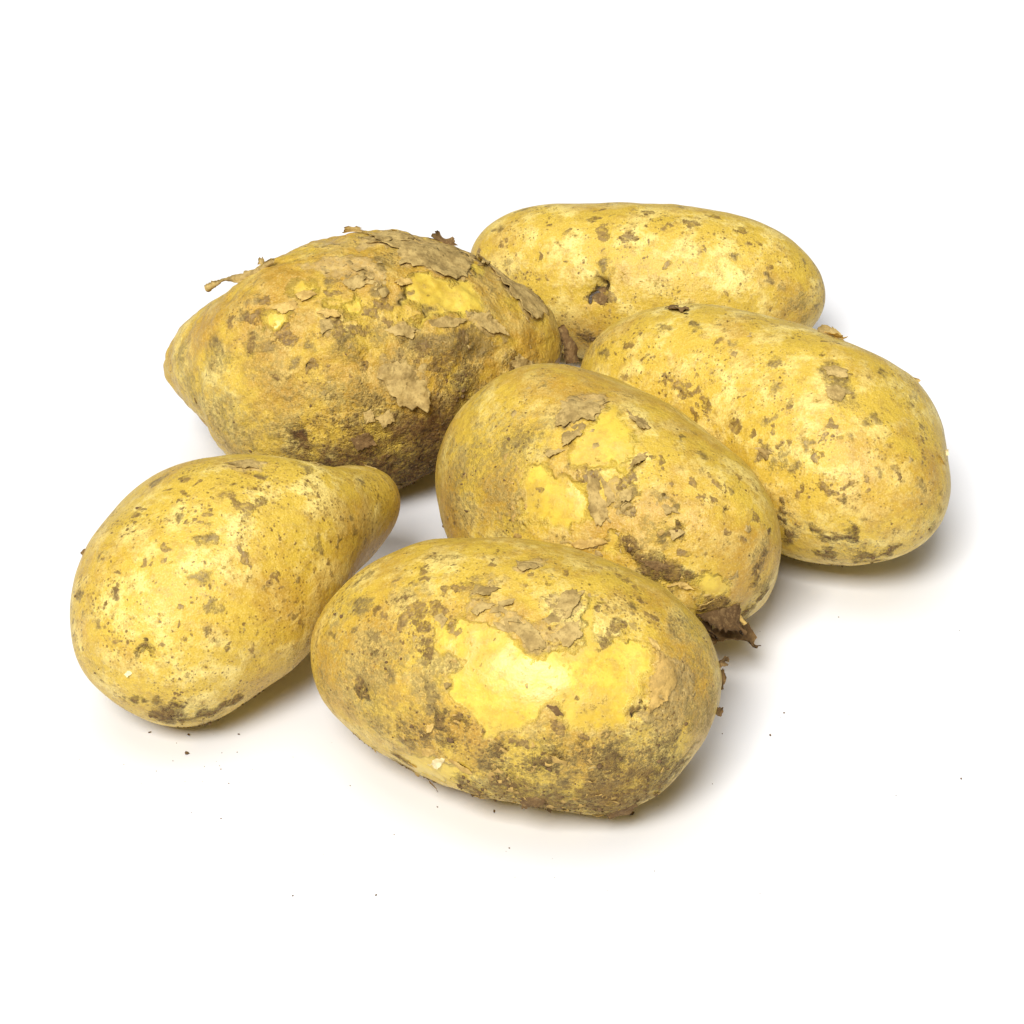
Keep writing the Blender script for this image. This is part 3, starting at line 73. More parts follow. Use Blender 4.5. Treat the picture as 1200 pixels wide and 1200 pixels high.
RIBBON['E']=[[[[[0.01786,-0.02874,0.02209],[0.01828,-0.03392,0.02155]],[[0.02059,-0.02935,0.02296],[0.02092,-0.0366,0.02115]],[[0.02303,-0.02896,0.02354],[0.02334,-0.03718,0.02029]],[[0.02548,-0.02964,0.02253],[0.0262,-0.03648,0.01955]],[[0.02723,-0.03033,0.02151],[0.02811,-0.03506,0.01807]]],0.0016,4],[[[[0.02151,-0.03075,0.01552],[0.02213,-0.03313,0.01379]],[[0.02404,-0.02965,0.01536],[0.02459,-0.03264,0.01452]],[[0.02703,-0.02765,0.01476],[0.02748,-0.03173,0.01406]],[[0.02932,-0.02614,0.01342],[0.03012,-0.03082,0.01184]],[[0.0311,-0.02762,0.01122],[0.03189,-0.02942,0.01035]]],0.0014,2],[[[[0.01824,-0.0301,0.01918],[0.01943,-0.03408,0.01864]],[[0.01999,-0.03068,0.0183],[0.02128,-0.03556,0.01822]],[[0.02175,-0.03088,0.01801],[0.02249,-0.03625,0.01721]]],0.0012,4],[[[[0.01799,-0.03186,0.02327],[0.01809,-0.03296,0.02343]],[[0.02035,-0.03238,0.02429],[0.02045,-0.03348,0.02445]],[[0.02209,-0.0317,0.0253],[0.02236,-0.0328,0.02545]],[[0.02331,-0.03189,0.02501],[0.02306,-0.03299,0.02516]]],0.0005,1],[[[[0.02661,-0.02952,0.02092],[0.02714,-0.02942,0.02107]],[[0.02723,-0.0315,0.01977],[0.02775,-0.03131,0.02006]],[[0.02845,-0.03228,0.01861],[0.02907,-0.03128,0.01831]]],0.0004,1]]
SHAPE['F']=dict(ctr=[0.00079,-0.0931,0.02518],yaw=-0.33541,a=0.04161,b=0.02762,c=0.02569,co=[-0.00057,0.00052,-4e-05,0.00021,0.00044,-0.00049,-0.00201,-0.0003,0.00167,0.0007,0.00065,0.00312,0.00203,-0.00631,-0.0017,-0.00114,-0.0014,-0.00234,0.00391,7e-05,0.00206,-0.00245,0.00314,0.00301,-0.00164,-0.00277,-0.00081,-0.00774,-0.00071,0.00645,-0.00618,0.00486,-0.00209,0.01138,0.00236,0.00368,0.00435,0.00528,-1e-05,0.00184,0.00366,0.02063,-0.02309,-0.02209,-0.00162,0.01366,-0.00646,-0.01034,6e-05,0.00164,-0.0002,0.00471,-0.00279,0.0009,0.00703,0.00017,0.00899,-0.00777,0.0054,-0.00874,0.00201,-0.00336,0.00094,-0.00311,-0.00262,-0.00243,-0.00211,-0.00091,-0.008,-0.01725,0.01706,0.00868,-0.00465,-0.0248,0.02568,0.02981,-0.00354,-0.01673,0.00703,0.01031,0.00057])
CIRC['F']={'G':[[-0.8792,-0.0156,0.4761,0.00181,1],[-0.8641,-0.269,0.4254,0.0013,1],[-0.9672,-0.0147,0.2535,0.00132,1],[-0.9339,-0.1726,0.3131,0.00098,1],[-0.8986,-0.1257,0.4205,0.00098,1],[-0.6285,-0.5479,0.552,0.00161,1],[-0.5733,-0.7302,0.3717,0.00208,1],[-0.6052,-0.7486,0.2707,0.00177,1],[0.8267,-0.263,0.4974,0.00226,1],[0.6767,-0.2519,0.6918,0.00145,1],[0.2865,-0.9549,-0.0786,0.00192,1],[0.2372,-0.9714,-0.0097,0.00144,1],[0.5289,-0.8422,0.1049,0.00223,1],[0.5915,-0.7973,0.12,0.00143,1],[-0.1847,-0.982,-0.0384,0.00144,1],[-0.801,-0.4963,0.3347,0.00145,1],[0.6025,-0.4006,0.6903,0.00128,1]],'B':[[-0.829,-0.0979,0.5506,0.00098,1],[-0.6838,-0.2609,0.6814,0.00194,1],[-0.5607,-0.2784,0.7798,0.00194,1],[-0.6107,-0.5061,0.609,0.00177,1],[-0.44,-0.1811,0.8795,0.00113,1],[-0.3743,-0.163,0.9128,0.00097,1],[-0.6259,0.1068,0.7726,0.00098,1],[-0.5993,0.1625,0.7838,0.00066,1],[-0.6216,0.0019,0.7834,0.00082,1],[-0.6806,-0.0167,0.7325,0.00065,1],[-0.2117,0.0285,0.9769,0.00082,1],[0.5495,-0.3583,0.7547,0.00096,1],[0.5983,-0.4383,0.6708,0.00112,1],[0.5465,-0.521,0.6557,0.00128,1],[0.7405,-0.1558,0.6538,0.00097,1],[0.6769,0.0064,0.736,0.00164,1],[0.1544,-0.1114,0.9817,0.00065,1],[0.399,-0.0645,0.9147,0.00081,1],[-0.9232,-0.3342,0.19,0.00131,1],[-0.4519,-0.477,0.7538,0.00128,1],[-0.7128,-0.1237,0.6903,0.00081,1],[-0.7837,-0.0655,0.6177,0.00065,1],[-0.7412,-0.2855,0.6075,0.0013,1],[-0.6584,-0.3721,0.6543,0.00129,1],[0.0279,-0.9855,0.1675,0.0008,1],[0.2629,-0.9252,0.2736,0.00079,1],[0.2628,-0.9328,0.2464,0.00063,1],[0.4034,-0.8911,0.2078,0.00079,1],[-0.2045,-0.9451,0.255,0.00064,1],[-0.3842,-0.8775,0.2872,0.0008,1],[-0.2337,-0.7601,0.6064,0.00032,1],[0.0797,-0.8428,0.5323,0.0004,1],[0.3494,-0.8353,0.4246,0.0004,1],[-0.1781,-0.6258,0.7593,0.00032,1],[-0.8078,-0.1694,0.5646,0.00081,1],[-0.5101,-0.1549,0.8461,0.00097,1],[0.2204,-0.1852,0.9577,0.00065,1],[0.0642,-0.2535,0.9652,0.00065,1],[0.7186,-0.0634,0.6926,0.00098,1],[0.7589,-0.2518,0.6006,0.00097,1],[-0.5705,0.2644,0.7776,0.0005,1],[-0.4027,0.0998,0.9099,0.00049,1],[-0.7415,0.0522,0.669,0.00049,1],[-0.1282,0.246,0.9608,0.00049,1],[0.5669,0.1233,0.8145,0.00082,1]],'O':[[0.9141,-0.1572,0.3738,0.0049,0.6],[0.9077,-0.4094,0.092,0.00422,0.8],[0.7117,-0.7019,0.0293,0.00481,0.8],[-0.9929,-0.118,0.0148,0.00399,0.6],[-0.6906,-0.066,0.7202,0.00326,0.45],[0.1866,-0.9808,0.0557,0.00637,0.8],[0.5351,-0.8439,0.0393,0.00638,0.8],[-0.1435,-0.9887,0.0437,0.0048,0.7],[0.843,-0.5117,0.1659,0.00483,0.7],[0.8949,-0.3378,0.2916,0.00421,0.6],[0.7454,-0.6584,-0.1045,0.00484,0.8],[-0.934,0.0324,0.3557,0.0043,0.55],[-0.8181,-0.3992,0.4139,0.0055,0.7],[-0.8642,-0.5022,0.0308,0.00489,0.7],[-0.6075,-0.6758,0.4175,0.00417,0.9],[-0.284,-0.2193,0.9334,0.00323,0.5],[-0.8871,-0.4044,0.2224,0.00813,0.7],[0.7448,-0.6489,0.1558,0.00639,0.6],[-0.5193,-0.644,0.5618,0.00208,1],[-0.801,-0.4963,0.3347,0.00162,1],[-0.8641,-0.269,0.4254,0.00146,1],[-0.6107,-0.5061,0.609,0.00225,0.7],[-0.5254,-0.8168,0.2382,0.00208,0.9],[-0.7067,-0.7024,0.0847,0.00582,0.7],[-0.9504,-0.3099,-0.0276,0.00395,0.5],[0.8243,-0.4824,0.2964,0.00417,0.5],[-0.7451,-0.4288,0.5108,0.0042,0.5],[-0.6076,-0.6435,0.4655,0.00289,0.8],[0.5399,-0.8298,0.141,0.0035,0.8],[-0.264,-0.9634,0.0457,0.00416,0.6],[0.2614,-0.9643,-0.0417,0.00352,0.7],[0.8354,-0.277,0.4748,0.00356,0.5],[-0.9685,-0.1018,0.2274,0.00396,0.5],[-0.8792,-0.0156,0.4761,0.00181,1],[0.6437,-0.7629,0.061,0.00319,0.6]],'K':[[-0.894,-0.211,-0.3953,0.00302,0.75],[-0.7754,-0.3389,-0.5328,0.00301,0.8],[-0.6235,-0.473,-0.6225,0.00167,0.8],[0.7226,-0.6327,-0.2784,0.00293,0.8],[0.8147,-0.5658,-0.1268,0.00292,0.6],[0.6256,-0.6576,-0.4198,0.00262,0.8],[-0.9092,-0.3888,0.149,0.00098,1],[-0.5254,-0.8168,0.2382,0.00128,1],[0.1948,-0.9045,-0.3793,0.00747,0.9],[0.4859,-0.816,-0.3131,0.00842,0.9],[-0.0282,-0.9654,-0.2591,0.00581,0.85],[-0.271,-0.86,-0.4324,0.00425,0.85],[0.6801,-0.715,-0.1621,0.00614,0.8],[-0.4404,-0.8942,0.0809,0.00289,0.6],[-0.7552,-0.6553,-0.0169,0.00325,0.5],[0.1866,-0.9808,0.0557,0.00351,0.55],[0.4604,-0.8845,0.0756,0.00382,0.5],[0.7747,-0.6309,0.0424,0.00257,0.5],[-0.3831,-0.8903,0.2462,0.00128,1],[-0.6095,-0.7922,0.0317,0.00226,0.7],[0.6392,-0.711,0.2932,0.00064,1],[0.6189,-0.7353,0.2762,0.00064,1],[0.536,-0.6922,-0.4833,0.00148,1],[0.6364,-0.6955,-0.3336,0.00114,1],[-0.776,-0.5273,-0.3462,0.00149,1],[-0.7341,-0.401,-0.5481,0.00134,1],[-0.8678,-0.2441,-0.4328,0.00101,1],[-0.2826,-0.7365,-0.6146,0.00149,1],[0.1867,-0.9821,0.0229,0.00191,0.8],[0.5351,-0.8447,0.0107,0.00223,0.8],[0.3753,-0.9111,0.1705,0.00127,0.8],[-0.1142,-0.9899,0.0843,0.00192,0.7]],'T':[[0.8445,-0.495,0.2044,0.00804,0.9],[0.8124,-0.4162,0.4085,0.00643,0.7],[-0.8798,-0.2822,0.3825,0.00976,0.5],[-0.4535,-0.3889,0.802,0.00804,0.8],[0.0908,-0.5894,0.8027,0.00478,0.6],[-0.7114,-0.7027,0.0104,0.0081,0.8],[-0.2631,-0.9576,0.1173,0.00639,0.7],[0.4595,-0.8819,0.1052,0.00795,0.7],[0.7803,-0.0944,0.6182,0.00652,0.5],[-0.2842,0.1922,0.9393,0.00822,0.3],[-0.1483,-0.8157,0.5591,0.00143,0.6],[0.4369,-0.755,0.489,0.00476,0.4]],'D':[[0.6245,-0.7311,0.2746,0.00072,0.9],[-0.9045,-0.3974,0.1546,0.00049,0.7],[0.7283,-0.5018,0.4668,0.00048,0.5],[-0.268,-0.8119,0.5186,2e-05,1]],'N':[[-0.9078,-0.3833,0.1701,0.00163,0.0009],[0.7584,-0.5274,0.383,0.00208,-0.0009],[0.6923,-0.6088,0.3874,0.00096,0.0009],[0.6656,-0.6687,0.3312,0.00095,0.0008],[0.7231,-0.5306,0.4422,0.0008,0.0007],[-0.2819,-0.3008,0.911,0.00322,-0.00025],[0.8824,-0.4051,0.2395,0.00161,0.0005],[0.8237,-0.5586,0.0979,0.00145,-0.0005],[-0.7011,-0.4645,0.5411,0.00403,0.0004],[0.6331,-0.6516,0.4178,0.00254,0.0004]]}
POLY['F']={'P':[[[-0.6092,-0.3586,0.7073],[-0.4716,-0.4562,0.7546],[-0.2779,-0.4888,0.827],[-0.1351,-0.5654,0.8137],[0.0999,-0.7123,0.6948],[0.2397,-0.6791,0.6938],[0.426,-0.5937,0.6827],[0.4351,-0.4699,0.7681],[0.4838,-0.2376,0.8423],[0.5396,-0.3025,0.7857],[0.5302,-0.5196,0.67],[0.6605,-0.4667,0.5882],[0.7307,-0.4325,0.5282],[0.7122,-0.5336,0.4562],[0.6623,-0.6567,0.3606],[0.5909,-0.7576,0.2773],[0.5053,-0.8428,0.1853],[0.4038,-0.8845,0.2337],[0.2918,-0.9247,0.2443],[0.2503,-0.892,0.3763],[0.1918,-0.8922,0.4089],[0.0999,-0.9389,0.3294],[-0.074,-0.972,0.2231],[-0.1979,-0.9618,0.1892],[-0.2105,-0.9424,0.26],[-0.3364,-0.8948,0.2936],[-0.4492,-0.7914,0.4146],[-0.4304,-0.6934,0.5779],[-0.559,-0.5349,0.6336]],[[-0.7777,-0.6132,-0.138],[-0.6397,-0.7608,-0.1095],[-0.4027,-0.908,-0.1151],[-0.2995,-0.9411,-0.1572],[-0.3063,-0.8666,-0.3939],[-0.4745,-0.7897,-0.3889],[-0.7102,-0.3859,-0.5888],[-0.7736,-0.4546,-0.4414]]],'F':[[[-0.1368,-0.4648,0.8748],[-0.0626,-0.4169,0.9068],[0.0065,-0.4729,0.8811],[0.1322,-0.5821,0.8023],[0.2091,-0.653,0.728],[0.2169,-0.6996,0.6808],[0.0997,-0.7042,0.703],[0.0183,-0.6168,0.7869],[-0.1233,-0.5709,0.8117]],[[0.232,-0.3643,0.9019],[0.3001,-0.2467,0.9215],[0.4536,-0.2474,0.8562],[0.4145,-0.3672,0.8327],[0.3417,-0.4814,0.8071],[0.266,-0.4846,0.8333]],[[0.0907,-0.564,0.8208],[0.2651,-0.5182,0.8131],[0.4167,-0.4744,0.7754],[0.4301,-0.5468,0.7184],[0.3706,-0.6281,0.6842],[0.242,-0.6479,0.7223]],[[0.0074,0.0833,0.9965],[0.2216,0.1385,0.9653],[0.2067,-0.0066,0.9784],[0.0332,-0.1011,0.9943]],[[-0.3315,-0.1529,0.931],[-0.1276,-0.235,0.9636],[-0.2149,-0.3117,0.9256],[-0.2948,-0.2745,0.9153]],[[-0.3519,-0.3695,0.86],[-0.2147,-0.3266,0.9204],[-0.1513,-0.3799,0.9126],[-0.2921,-0.4654,0.8355]],[[0.747,-0.4631,0.477],[0.8424,-0.3816,0.3806],[0.8692,-0.4244,0.2536],[0.8083,-0.5782,0.1107],[0.7135,-0.6891,0.1268],[0.6587,-0.7044,0.2646],[0.6881,-0.6237,0.3708]]],'G':[[[-0.902,0.1886,0.3885],[-0.8639,0.2464,0.4393],[-0.8177,0.279,0.5034],[-0.8326,0.1922,0.5194],[-0.8918,0.1532,0.4258]]]}
FLAKE['F']=[[[[-0.1368,-0.4648,0.8748],[-0.0623,-0.4261,0.9025],[0.0065,-0.4729,0.8811],[0.1322,-0.5821,0.8023],[0.2032,-0.6496,0.7326],[0.2169,-0.6996,0.6808],[0.0998,-0.7082,0.6989],[0.0183,-0.6213,0.7833],[-0.1233,-0.5709,0.8117]],0.0011,[-0.3411,-0.8313,-0.4389],0],[[[0.232,-0.3643,0.9019],[0.3001,-0.2467,0.9215],[0.4536,-0.2474,0.8562],[0.4145,-0.3672,0.8327],[0.3417,-0.4814,0.8071],[0.266,-0.4846,0.8333]],0.0009,[0.7811,-0.5507,-0.2944],0],[[[0.1985,-0.6084,0.7684],[0.264,-0.5302,0.8058],[0.4167,-0.4744,0.7754],[0.4301,-0.5468,0.7184],[0.3706,-0.6281,0.6842],[0.242,-0.6479,0.7223]],0.0007,[0.2772,-0.7233,-0.6325],0],[[[0.0074,0.0833,0.9965],[0.2216,0.1385,0.9653],[0.2067,-0.0066,0.9784],[0.0332,-0.1011,0.9943]],0.0005,[-0.3221,-0.9455,0.0469],0],[[[-0.3315,-0.1529,0.931],[-0.1276,-0.235,0.9636],[-0.2149,-0.3117,0.9256],[-0.2948,-0.2745,0.9153]],0.0006,[0.0077,-0.9872,-0.1591],0],[[[-0.3519,-0.3695,0.86],[-0.2147,-0.3266,0.9204],[-0.1513,-0.3799,0.9126],[-0.2921,-0.4654,0.8355]],0.0007,[-0.2561,-0.8525,-0.4557],0],[[[-0.1265,-0.3322,0.9347],[-0.006,-0.3402,0.9403],[-0.0184,-0.422,0.9064],[-0.1127,-0.4009,0.9092]],0.0007,[0.0011,-0.9546,-0.298],0],[[[-0.6157,-0.7459,-0.2541],[-0.5517,-0.8266,-0.1114],[-0.4855,-0.8693,-0.0922],[-0.5318,-0.8199,-0.2123]],0.0013,[0.1784,0.156,-0.9715],3],[[[-0.5179,-0.719,0.4636],[-0.4378,-0.7635,0.4748],[-0.4727,-0.7702,0.4281]],0.0009,[0.4322,-0.7656,-0.4766],0],[[[-0.606,-0.7835,0.1373],[-0.5518,-0.813,0.186],[-0.5646,-0.8173,0.1152],[-0.598,-0.7961,0.093]],0.0009,[-0.0134,-0.1317,-0.9912],1],[[[-0.6906,-0.4111,-0.5951],[-0.658,-0.4355,-0.6142],[-0.539,-0.5522,-0.6361],[-0.5764,-0.5192,-0.631],[-0.6477,-0.4528,-0.6128]],0.0016,[0.015,-0.8809,-0.4731],2],[[[0.7475,-0.4659,0.4735],[0.8073,-0.4371,0.3965],[0.7899,-0.5206,0.3241],[0.7144,-0.6439,0.2739],[0.6653,-0.6981,0.2647],[0.6852,-0.6329,0.3604],[0.7145,-0.5548,0.4262]],0.0017,[-0.8899,-0.4076,0.205],5],[[[-0.4858,-0.8707,-0.0767],[-0.3549,-0.9298,-0.0976],[-0.2941,-0.9427,-0.1575],[-0.3854,-0.9055,-0.1778]],0.0008,[0.0129,-0.1619,0.9867],1],[[[-0.0285,-0.9291,-0.3688],[0.0956,-0.9604,-0.2618],[0.1939,-0.9155,-0.3525],[0.0593,-0.8798,-0.4716]],0.0008,[0.0055,0.5183,-0.8552],2],[[[0.7255,-0.4041,0.557],[0.7578,-0.4058,0.5109],[0.7502,-0.4565,0.4783],[0.7297,-0.4596,0.5063]],0.0008,[-0.7903,-0.6125,-0.0185],1],[[[-0.695,-0.7078,-0.1263],[-0.5875,-0.808,-0.0445],[-0.5304,-0.8454,-0.0625],[-0.629,-0.7637,-0.1454]],0.0007,[-0.0237,0.2591,-0.9656],1],[[[0.1918,-0.8922,0.4089],[0.2517,-0.879,0.4051],[0.2902,-0.8941,0.3411],[0.2408,-0.9068,0.346]],0.0006,[0.0,0.5592,0.829],2],[[[0.4956,-0.7285,-0.4728],[0.5846,-0.7193,-0.3753],[0.6466,-0.6924,-0.32],[0.6281,-0.6398,-0.4429],[0.5476,-0.6336,-0.5466]],0.001,[0.0385,0.6119,-0.79],2]]
RIBBON['F']=[[[[[0.03877,-0.00547,0.0309],[0.03927,-0.00584,0.03035]],[[0.0396,-0.00474,0.03199],[0.04009,-0.00566,0.03062]],[[0.04066,-0.00385,0.03152],[0.04066,-0.00468,0.03029]],[[0.04091,-0.00342,0.03037],[0.04058,-0.00379,0.02982]]],0.0008,2],[[[[0.0389,-0.00652,0.03024],[0.03906,-0.00836,0.02751]],[[0.03996,-0.00572,0.02963],[0.0398,-0.00766,0.02676]],[[0.04079,-0.00637,0.02868],[0.04029,-0.0072,0.02745]]],0.0008,2],[[[[0.03831,-0.01146,0.02515],[0.03847,-0.01247,0.02365]],[[0.0397,-0.01068,0.02453],[0.03937,-0.0115,0.0233]],[[0.04003,-0.01095,0.02412],[0.03987,-0.01132,0.02357]]],0.0006,2]]
CRUMB=[[0.0234,-0.1065,0.00067],[-0.0035,-0.106,0.00037],[-0.066,-0.0879,0.00055],[-0.0662,-0.0819,0.00045],[-0.0743,-0.081,0.00031],[-0.0559,-0.0816,0.00028],[0.0529,-0.0819,0.00031],[0.0563,-0.0745,0.00025],[0.09,-0.0958,0.00024]]

# ------------------------------------------------------------------ numpy noise
def _hash(ix, iy, iz, seed):
    h = (ix * 374761393 + iy * 668265263 + iz * 2147483647 + seed * 1274126177) & 0xFFFFFFFF
    h = ((h ^ (h >> 13)) * 1274126177) & 0xFFFFFFFF
    h = h ^ (h >> 16)
    return (h & 0xFFFF) / 65535.0
def vnoise(p, scale, seed=0):
    q = p * scale + 1000.37
    i = np.floor(q).astype(np.int64); f = q - i; f = f * f * f * (f * (f * 6 - 15) + 10)
    r = 0
    for dx in (0, 1):
        for dy in (0, 1):
            for dz in (0, 1):
                w = (f[:, 0] if dx else 1 - f[:, 0]) * (f[:, 1] if dy else 1 - f[:, 1]) * (f[:, 2] if dz else 1 - f[:, 2])
                r = r + w * _hash(i[:, 0] + dx, i[:, 1] + dy, i[:, 2] + dz, seed)
    return r - .5
def fbm(p, scale, octaves, seed=0, gain=.5):
    return sum(vnoise(p, scale * 2 ** o, seed + o) * gain ** o for o in range(octaves))

# ------------------------------------------------------------------ potato shape
DEG = 8
def poly_basis(d):
    cols = []
    for l in range(DEG + 1):
        for a in range(l + 1):
            for c in (0, 1):
                b = l - a - c
                if b >= 0:
                    cols.append(d[:, 0] ** a * d[:, 1] ** b * d[:, 2] ** c)
    return np.array(cols).T
SEED = dict(A=11, B=23, C=37, D=41, E=59, F=67)
LUMP = dict(A=.00024, B=.00085, C=.00022, D=.00030, E=.00034, F=.00040)
def smooth_radius(k, d):
    s = SHAPE[k]
    cy, sy = math.cos(s['yaw']), math.sin(s['yaw'])
    ax = np.array([cy, sy, 0]); la = np.array([-sy, cy, 0]); up = np.array([0, 0, 1.])
    r = 1 / np.sqrt((d @ ax / s['a']) ** 2 + (d @ la / s['b']) ** 2 + (d @ up / s['c']) ** 2)
    return r + poly_basis(d) @ np.array(s['co'])
def gauss(d, c, r, R):
    """bell of radius r (metres) about direction c on a body of radius R"""
    return np.exp(-(((d - np.array(c)) ** 2).sum(1) * R * R) / (r * r))
def radius(k, d):
    r = smooth_radius(k, d)
    p = d * r[:, None]
    n = fbm(p, 70, 2, SEED[k]) + .55 * fbm(p, 190, 2, SEED[k] + 5)
    r = r + LUMP[k] * 1.6 * (n + (.35 * fbm(p, 420, 2, 9) if k == 'B' else 0))
    if k == 'A':
        c = CIRC['A']['D'][0][:3]
        r = r - .0030 * gauss(d, c, .0017, .025) - .0014 * gauss(d, CIRC['A']['D'][1][:3], .0026, .025) + .0007 * gauss(d, CIRC['A']['G'][0][:3], .003, .025)
    if k == 'E':
        r = r - .0016 * gauss(d, CIRC['E']['D'][0][:3], .0014, .03)
    if k == 'F':
        r = r - .0012 * gauss(d, CIRC['F']['D'][0][:3], .0012, .03)
        for q, w in zip(FLAKE['F'][11][0], (1, .4, .2, .3, .8, 1, 1)):
            r = r + w * .0004 * gauss(d, q, .004, .03)
    for x, y, z, w, dep in CIRC[k].get('N', ()):
        r = r - dep * gauss(d, (x, y, z), w, .028)
    low = SHAPE[k]['ctr'][2] + d[:, 2] * r
    return np.where(low < 0, r * SHAPE[k]['ctr'][2] / np.maximum(-d[:, 2] * r, 1e-6), r) if (low < 0).any() else r
def surf(k, d):
    """points on the skin in the potato's own frame (origin on the table under its middle)"""
    return d * radius(k, d)[:, None] + np.array([0, 0, SHAPE[k]['ctr'][2]])
def frame(c):
    c = c / np.linalg.norm(c)
    e1 = np.cross(c, (0, 0, 1.)) if abs(c[2]) < .95 else np.cross(c, (1., 0, 0))
    e1 /= np.linalg.norm(e1)
    return c, e1, np.cross(c, e1)
def normals(k, d):
    out = np.empty_like(d)
    e = .012
    _, _, _ = 0, 0, 0
    a = np.cross(d, np.where(np.abs(d[:, 2:3]) < .9, np.array([[0, 0, 1.]]), np.array([[1., 0, 0]])))
    a /= np.linalg.norm(a, axis=1)[:, None]
    b = np.cross(d, a)
    def S(q):
        q = q / np.linalg.norm(q, axis=1)[:, None]
        return q * smooth_radius(k, q)[:, None]
    n = np.cross(S(d + e * a) - S(d - e * a), S(d + e * b) - S(d - e * b))
    n /= np.linalg.norm(n, axis=1)[:, None]
    return n * np.sign((n * d).sum(1))[:, None]

def cube_sphere(n):
    t = np.tan(np.linspace(-1, 1, n + 1) * math.pi / 4)
    u, v = np.meshgrid(t, t, indexing='ij')
    one = np.ones_like(u)
    vs, fs, off = [], [], 0
    ii = np.arange(n)[:, None] * (n + 1) + np.arange(n)[None]
    q = np.stack([ii, ii + n + 1, ii + n + 2, ii + 1], -1).reshape(-1, 4)
    for pts, flip in (((one, u, v), 0), ((-one, u, v), 1), ((u, one, v), 1), ((u, -one, v), 0), ((u, v, one), 0), ((u, v, -one), 1)):
        vs.append(np.stack(pts, -1).reshape(-1, 3))
        fs.append((q[:, ::-1] if flip else q) + off)
        off += (n + 1) ** 2
    vs = np.concatenate(vs); fs = np.concatenate(fs)
    key = np.round(vs * 1e6).astype(np.int64)
    _, first, inv = np.unique(key, axis=0, return_index=True, return_inverse=True)
    inv = inv.reshape(-1)
    vs = vs[first]; fs = inv[fs]
    return vs / np.linalg.norm(vs, axis=1)[:, None], fs
CS_D, CS_F = cube_sphere(148)

def np_mesh(name, v, f, smooth=True):
    m = bpy.data.meshes.new(name)
    f = np.asarray(f); n = f.shape[1]
    m.vertices.add(len(v)); m.vertices.foreach_set('co', np.asarray(v, dtype=np.float32).ravel())
    m.loops.add(f.size); m.loops.foreach_set('vertex_index', f.astype(np.int32).ravel())
    m.polygons.add(len(f)); m.polygons.foreach_set('loop_start', np.arange(0, f.size, n, dtype=np.int32))
    m.update(calc_edges=True)
    if smooth: m.polygons.foreach_set('use_smooth', np.ones(len(f), dtype=bool))
    return m
def add(name, mesh, mat, parent=None):
    mesh.materials.append(mat)
    o = bpy.data.objects.new(name, mesh)
    COL.objects.link(o)
    if parent: o.parent = parent
    return o

# marks on the skin, as smooth fields at the vertices (0.5 = edge of the mark)
def signed_polygon(uv, poly):
    n = len(poly); d2 = np.full(len(uv), 1e9); inside = np.zeros(len(uv), dtype=bool)
    for i in range(n):
        a, b = poly[i], poly[(i + 1) % n]
        e = b - a; w = uv - a
        t = np.clip((w @ e) / (e @ e + 1e-18), 0, 1)
        d2 = np.minimum(d2, ((w - t[:, None] * e) ** 2).sum(1))
        cond = (a[1] > uv[:, 1]) != (b[1] > uv[:, 1])
        with np.errstate(divide='ignore', invalid='ignore'):
            xx = (b[0] - a[0]) * (uv[:, 1] - a[1]) / (b[1] - a[1] + 1e-18) + a[0]
        inside ^= cond & (uv[:, 0] < xx)
    return np.where(inside, 1, -1) * np.sqrt(d2)
def fields(k, d, P):
    out = {c: np.zeros(len(d)) for c in 'PFGBOKTD'}
    Pc = P - np.array([0, 0, SHAPE[k]['ctr'][2]])
    # ragged outlines: the marks are looked up at slightly shaken places
    for sc, am in ((230, .0011), (520, .0011), (1100, .0006)):
        Pc = Pc + am * np.stack([vnoise(P, sc, 90 + SEED[k] + 7 * i) for i in range(3)], 1) * 2
    d = Pc / np.linalg.norm(Pc, axis=1)[:, None]
    Pc = d * smooth_radius(k, d)[:, None]
    for ch, items in CIRC[k].items():
        if ch == 'N': continue
        for x, y, z, r, s in items:
            c = np.array([x, y, z])
            near = np.where(d @ c > .5)[0]
            rc = smooth_radius(k, c[None])[0]
            dist = np.linalg.norm(Pc[near] - c * rc, axis=1)
            q = dist / r
            # small marks fall off fast, washes (olive, tan) softly
            val = np.clip(1 - .5 * q, 0, 1) if ch in 'GBKD' else np.exp(-.7 * q * q)
            out[ch][near] = np.maximum(out[ch][near], val * s)
    for ch, polys in POLY[k].items():
        for pl in polys:
            pl = np.array(pl); c, e1, e2 = frame(pl.mean(0))
            rc = smooth_radius(k, c[None])[0]
            near = np.where(d @ c > .35)[0]
            pr = lambda q: np.stack([q @ e1 / (q @ c), q @ e2 / (q @ c)], 1) * rc
            sd = signed_polygon(pr(d[near]), pr(pl))
            val = np.clip(.5 + sd / .0044, 0, 1)
            out[ch][near] = np.maximum(out[ch][near], val)
    return out

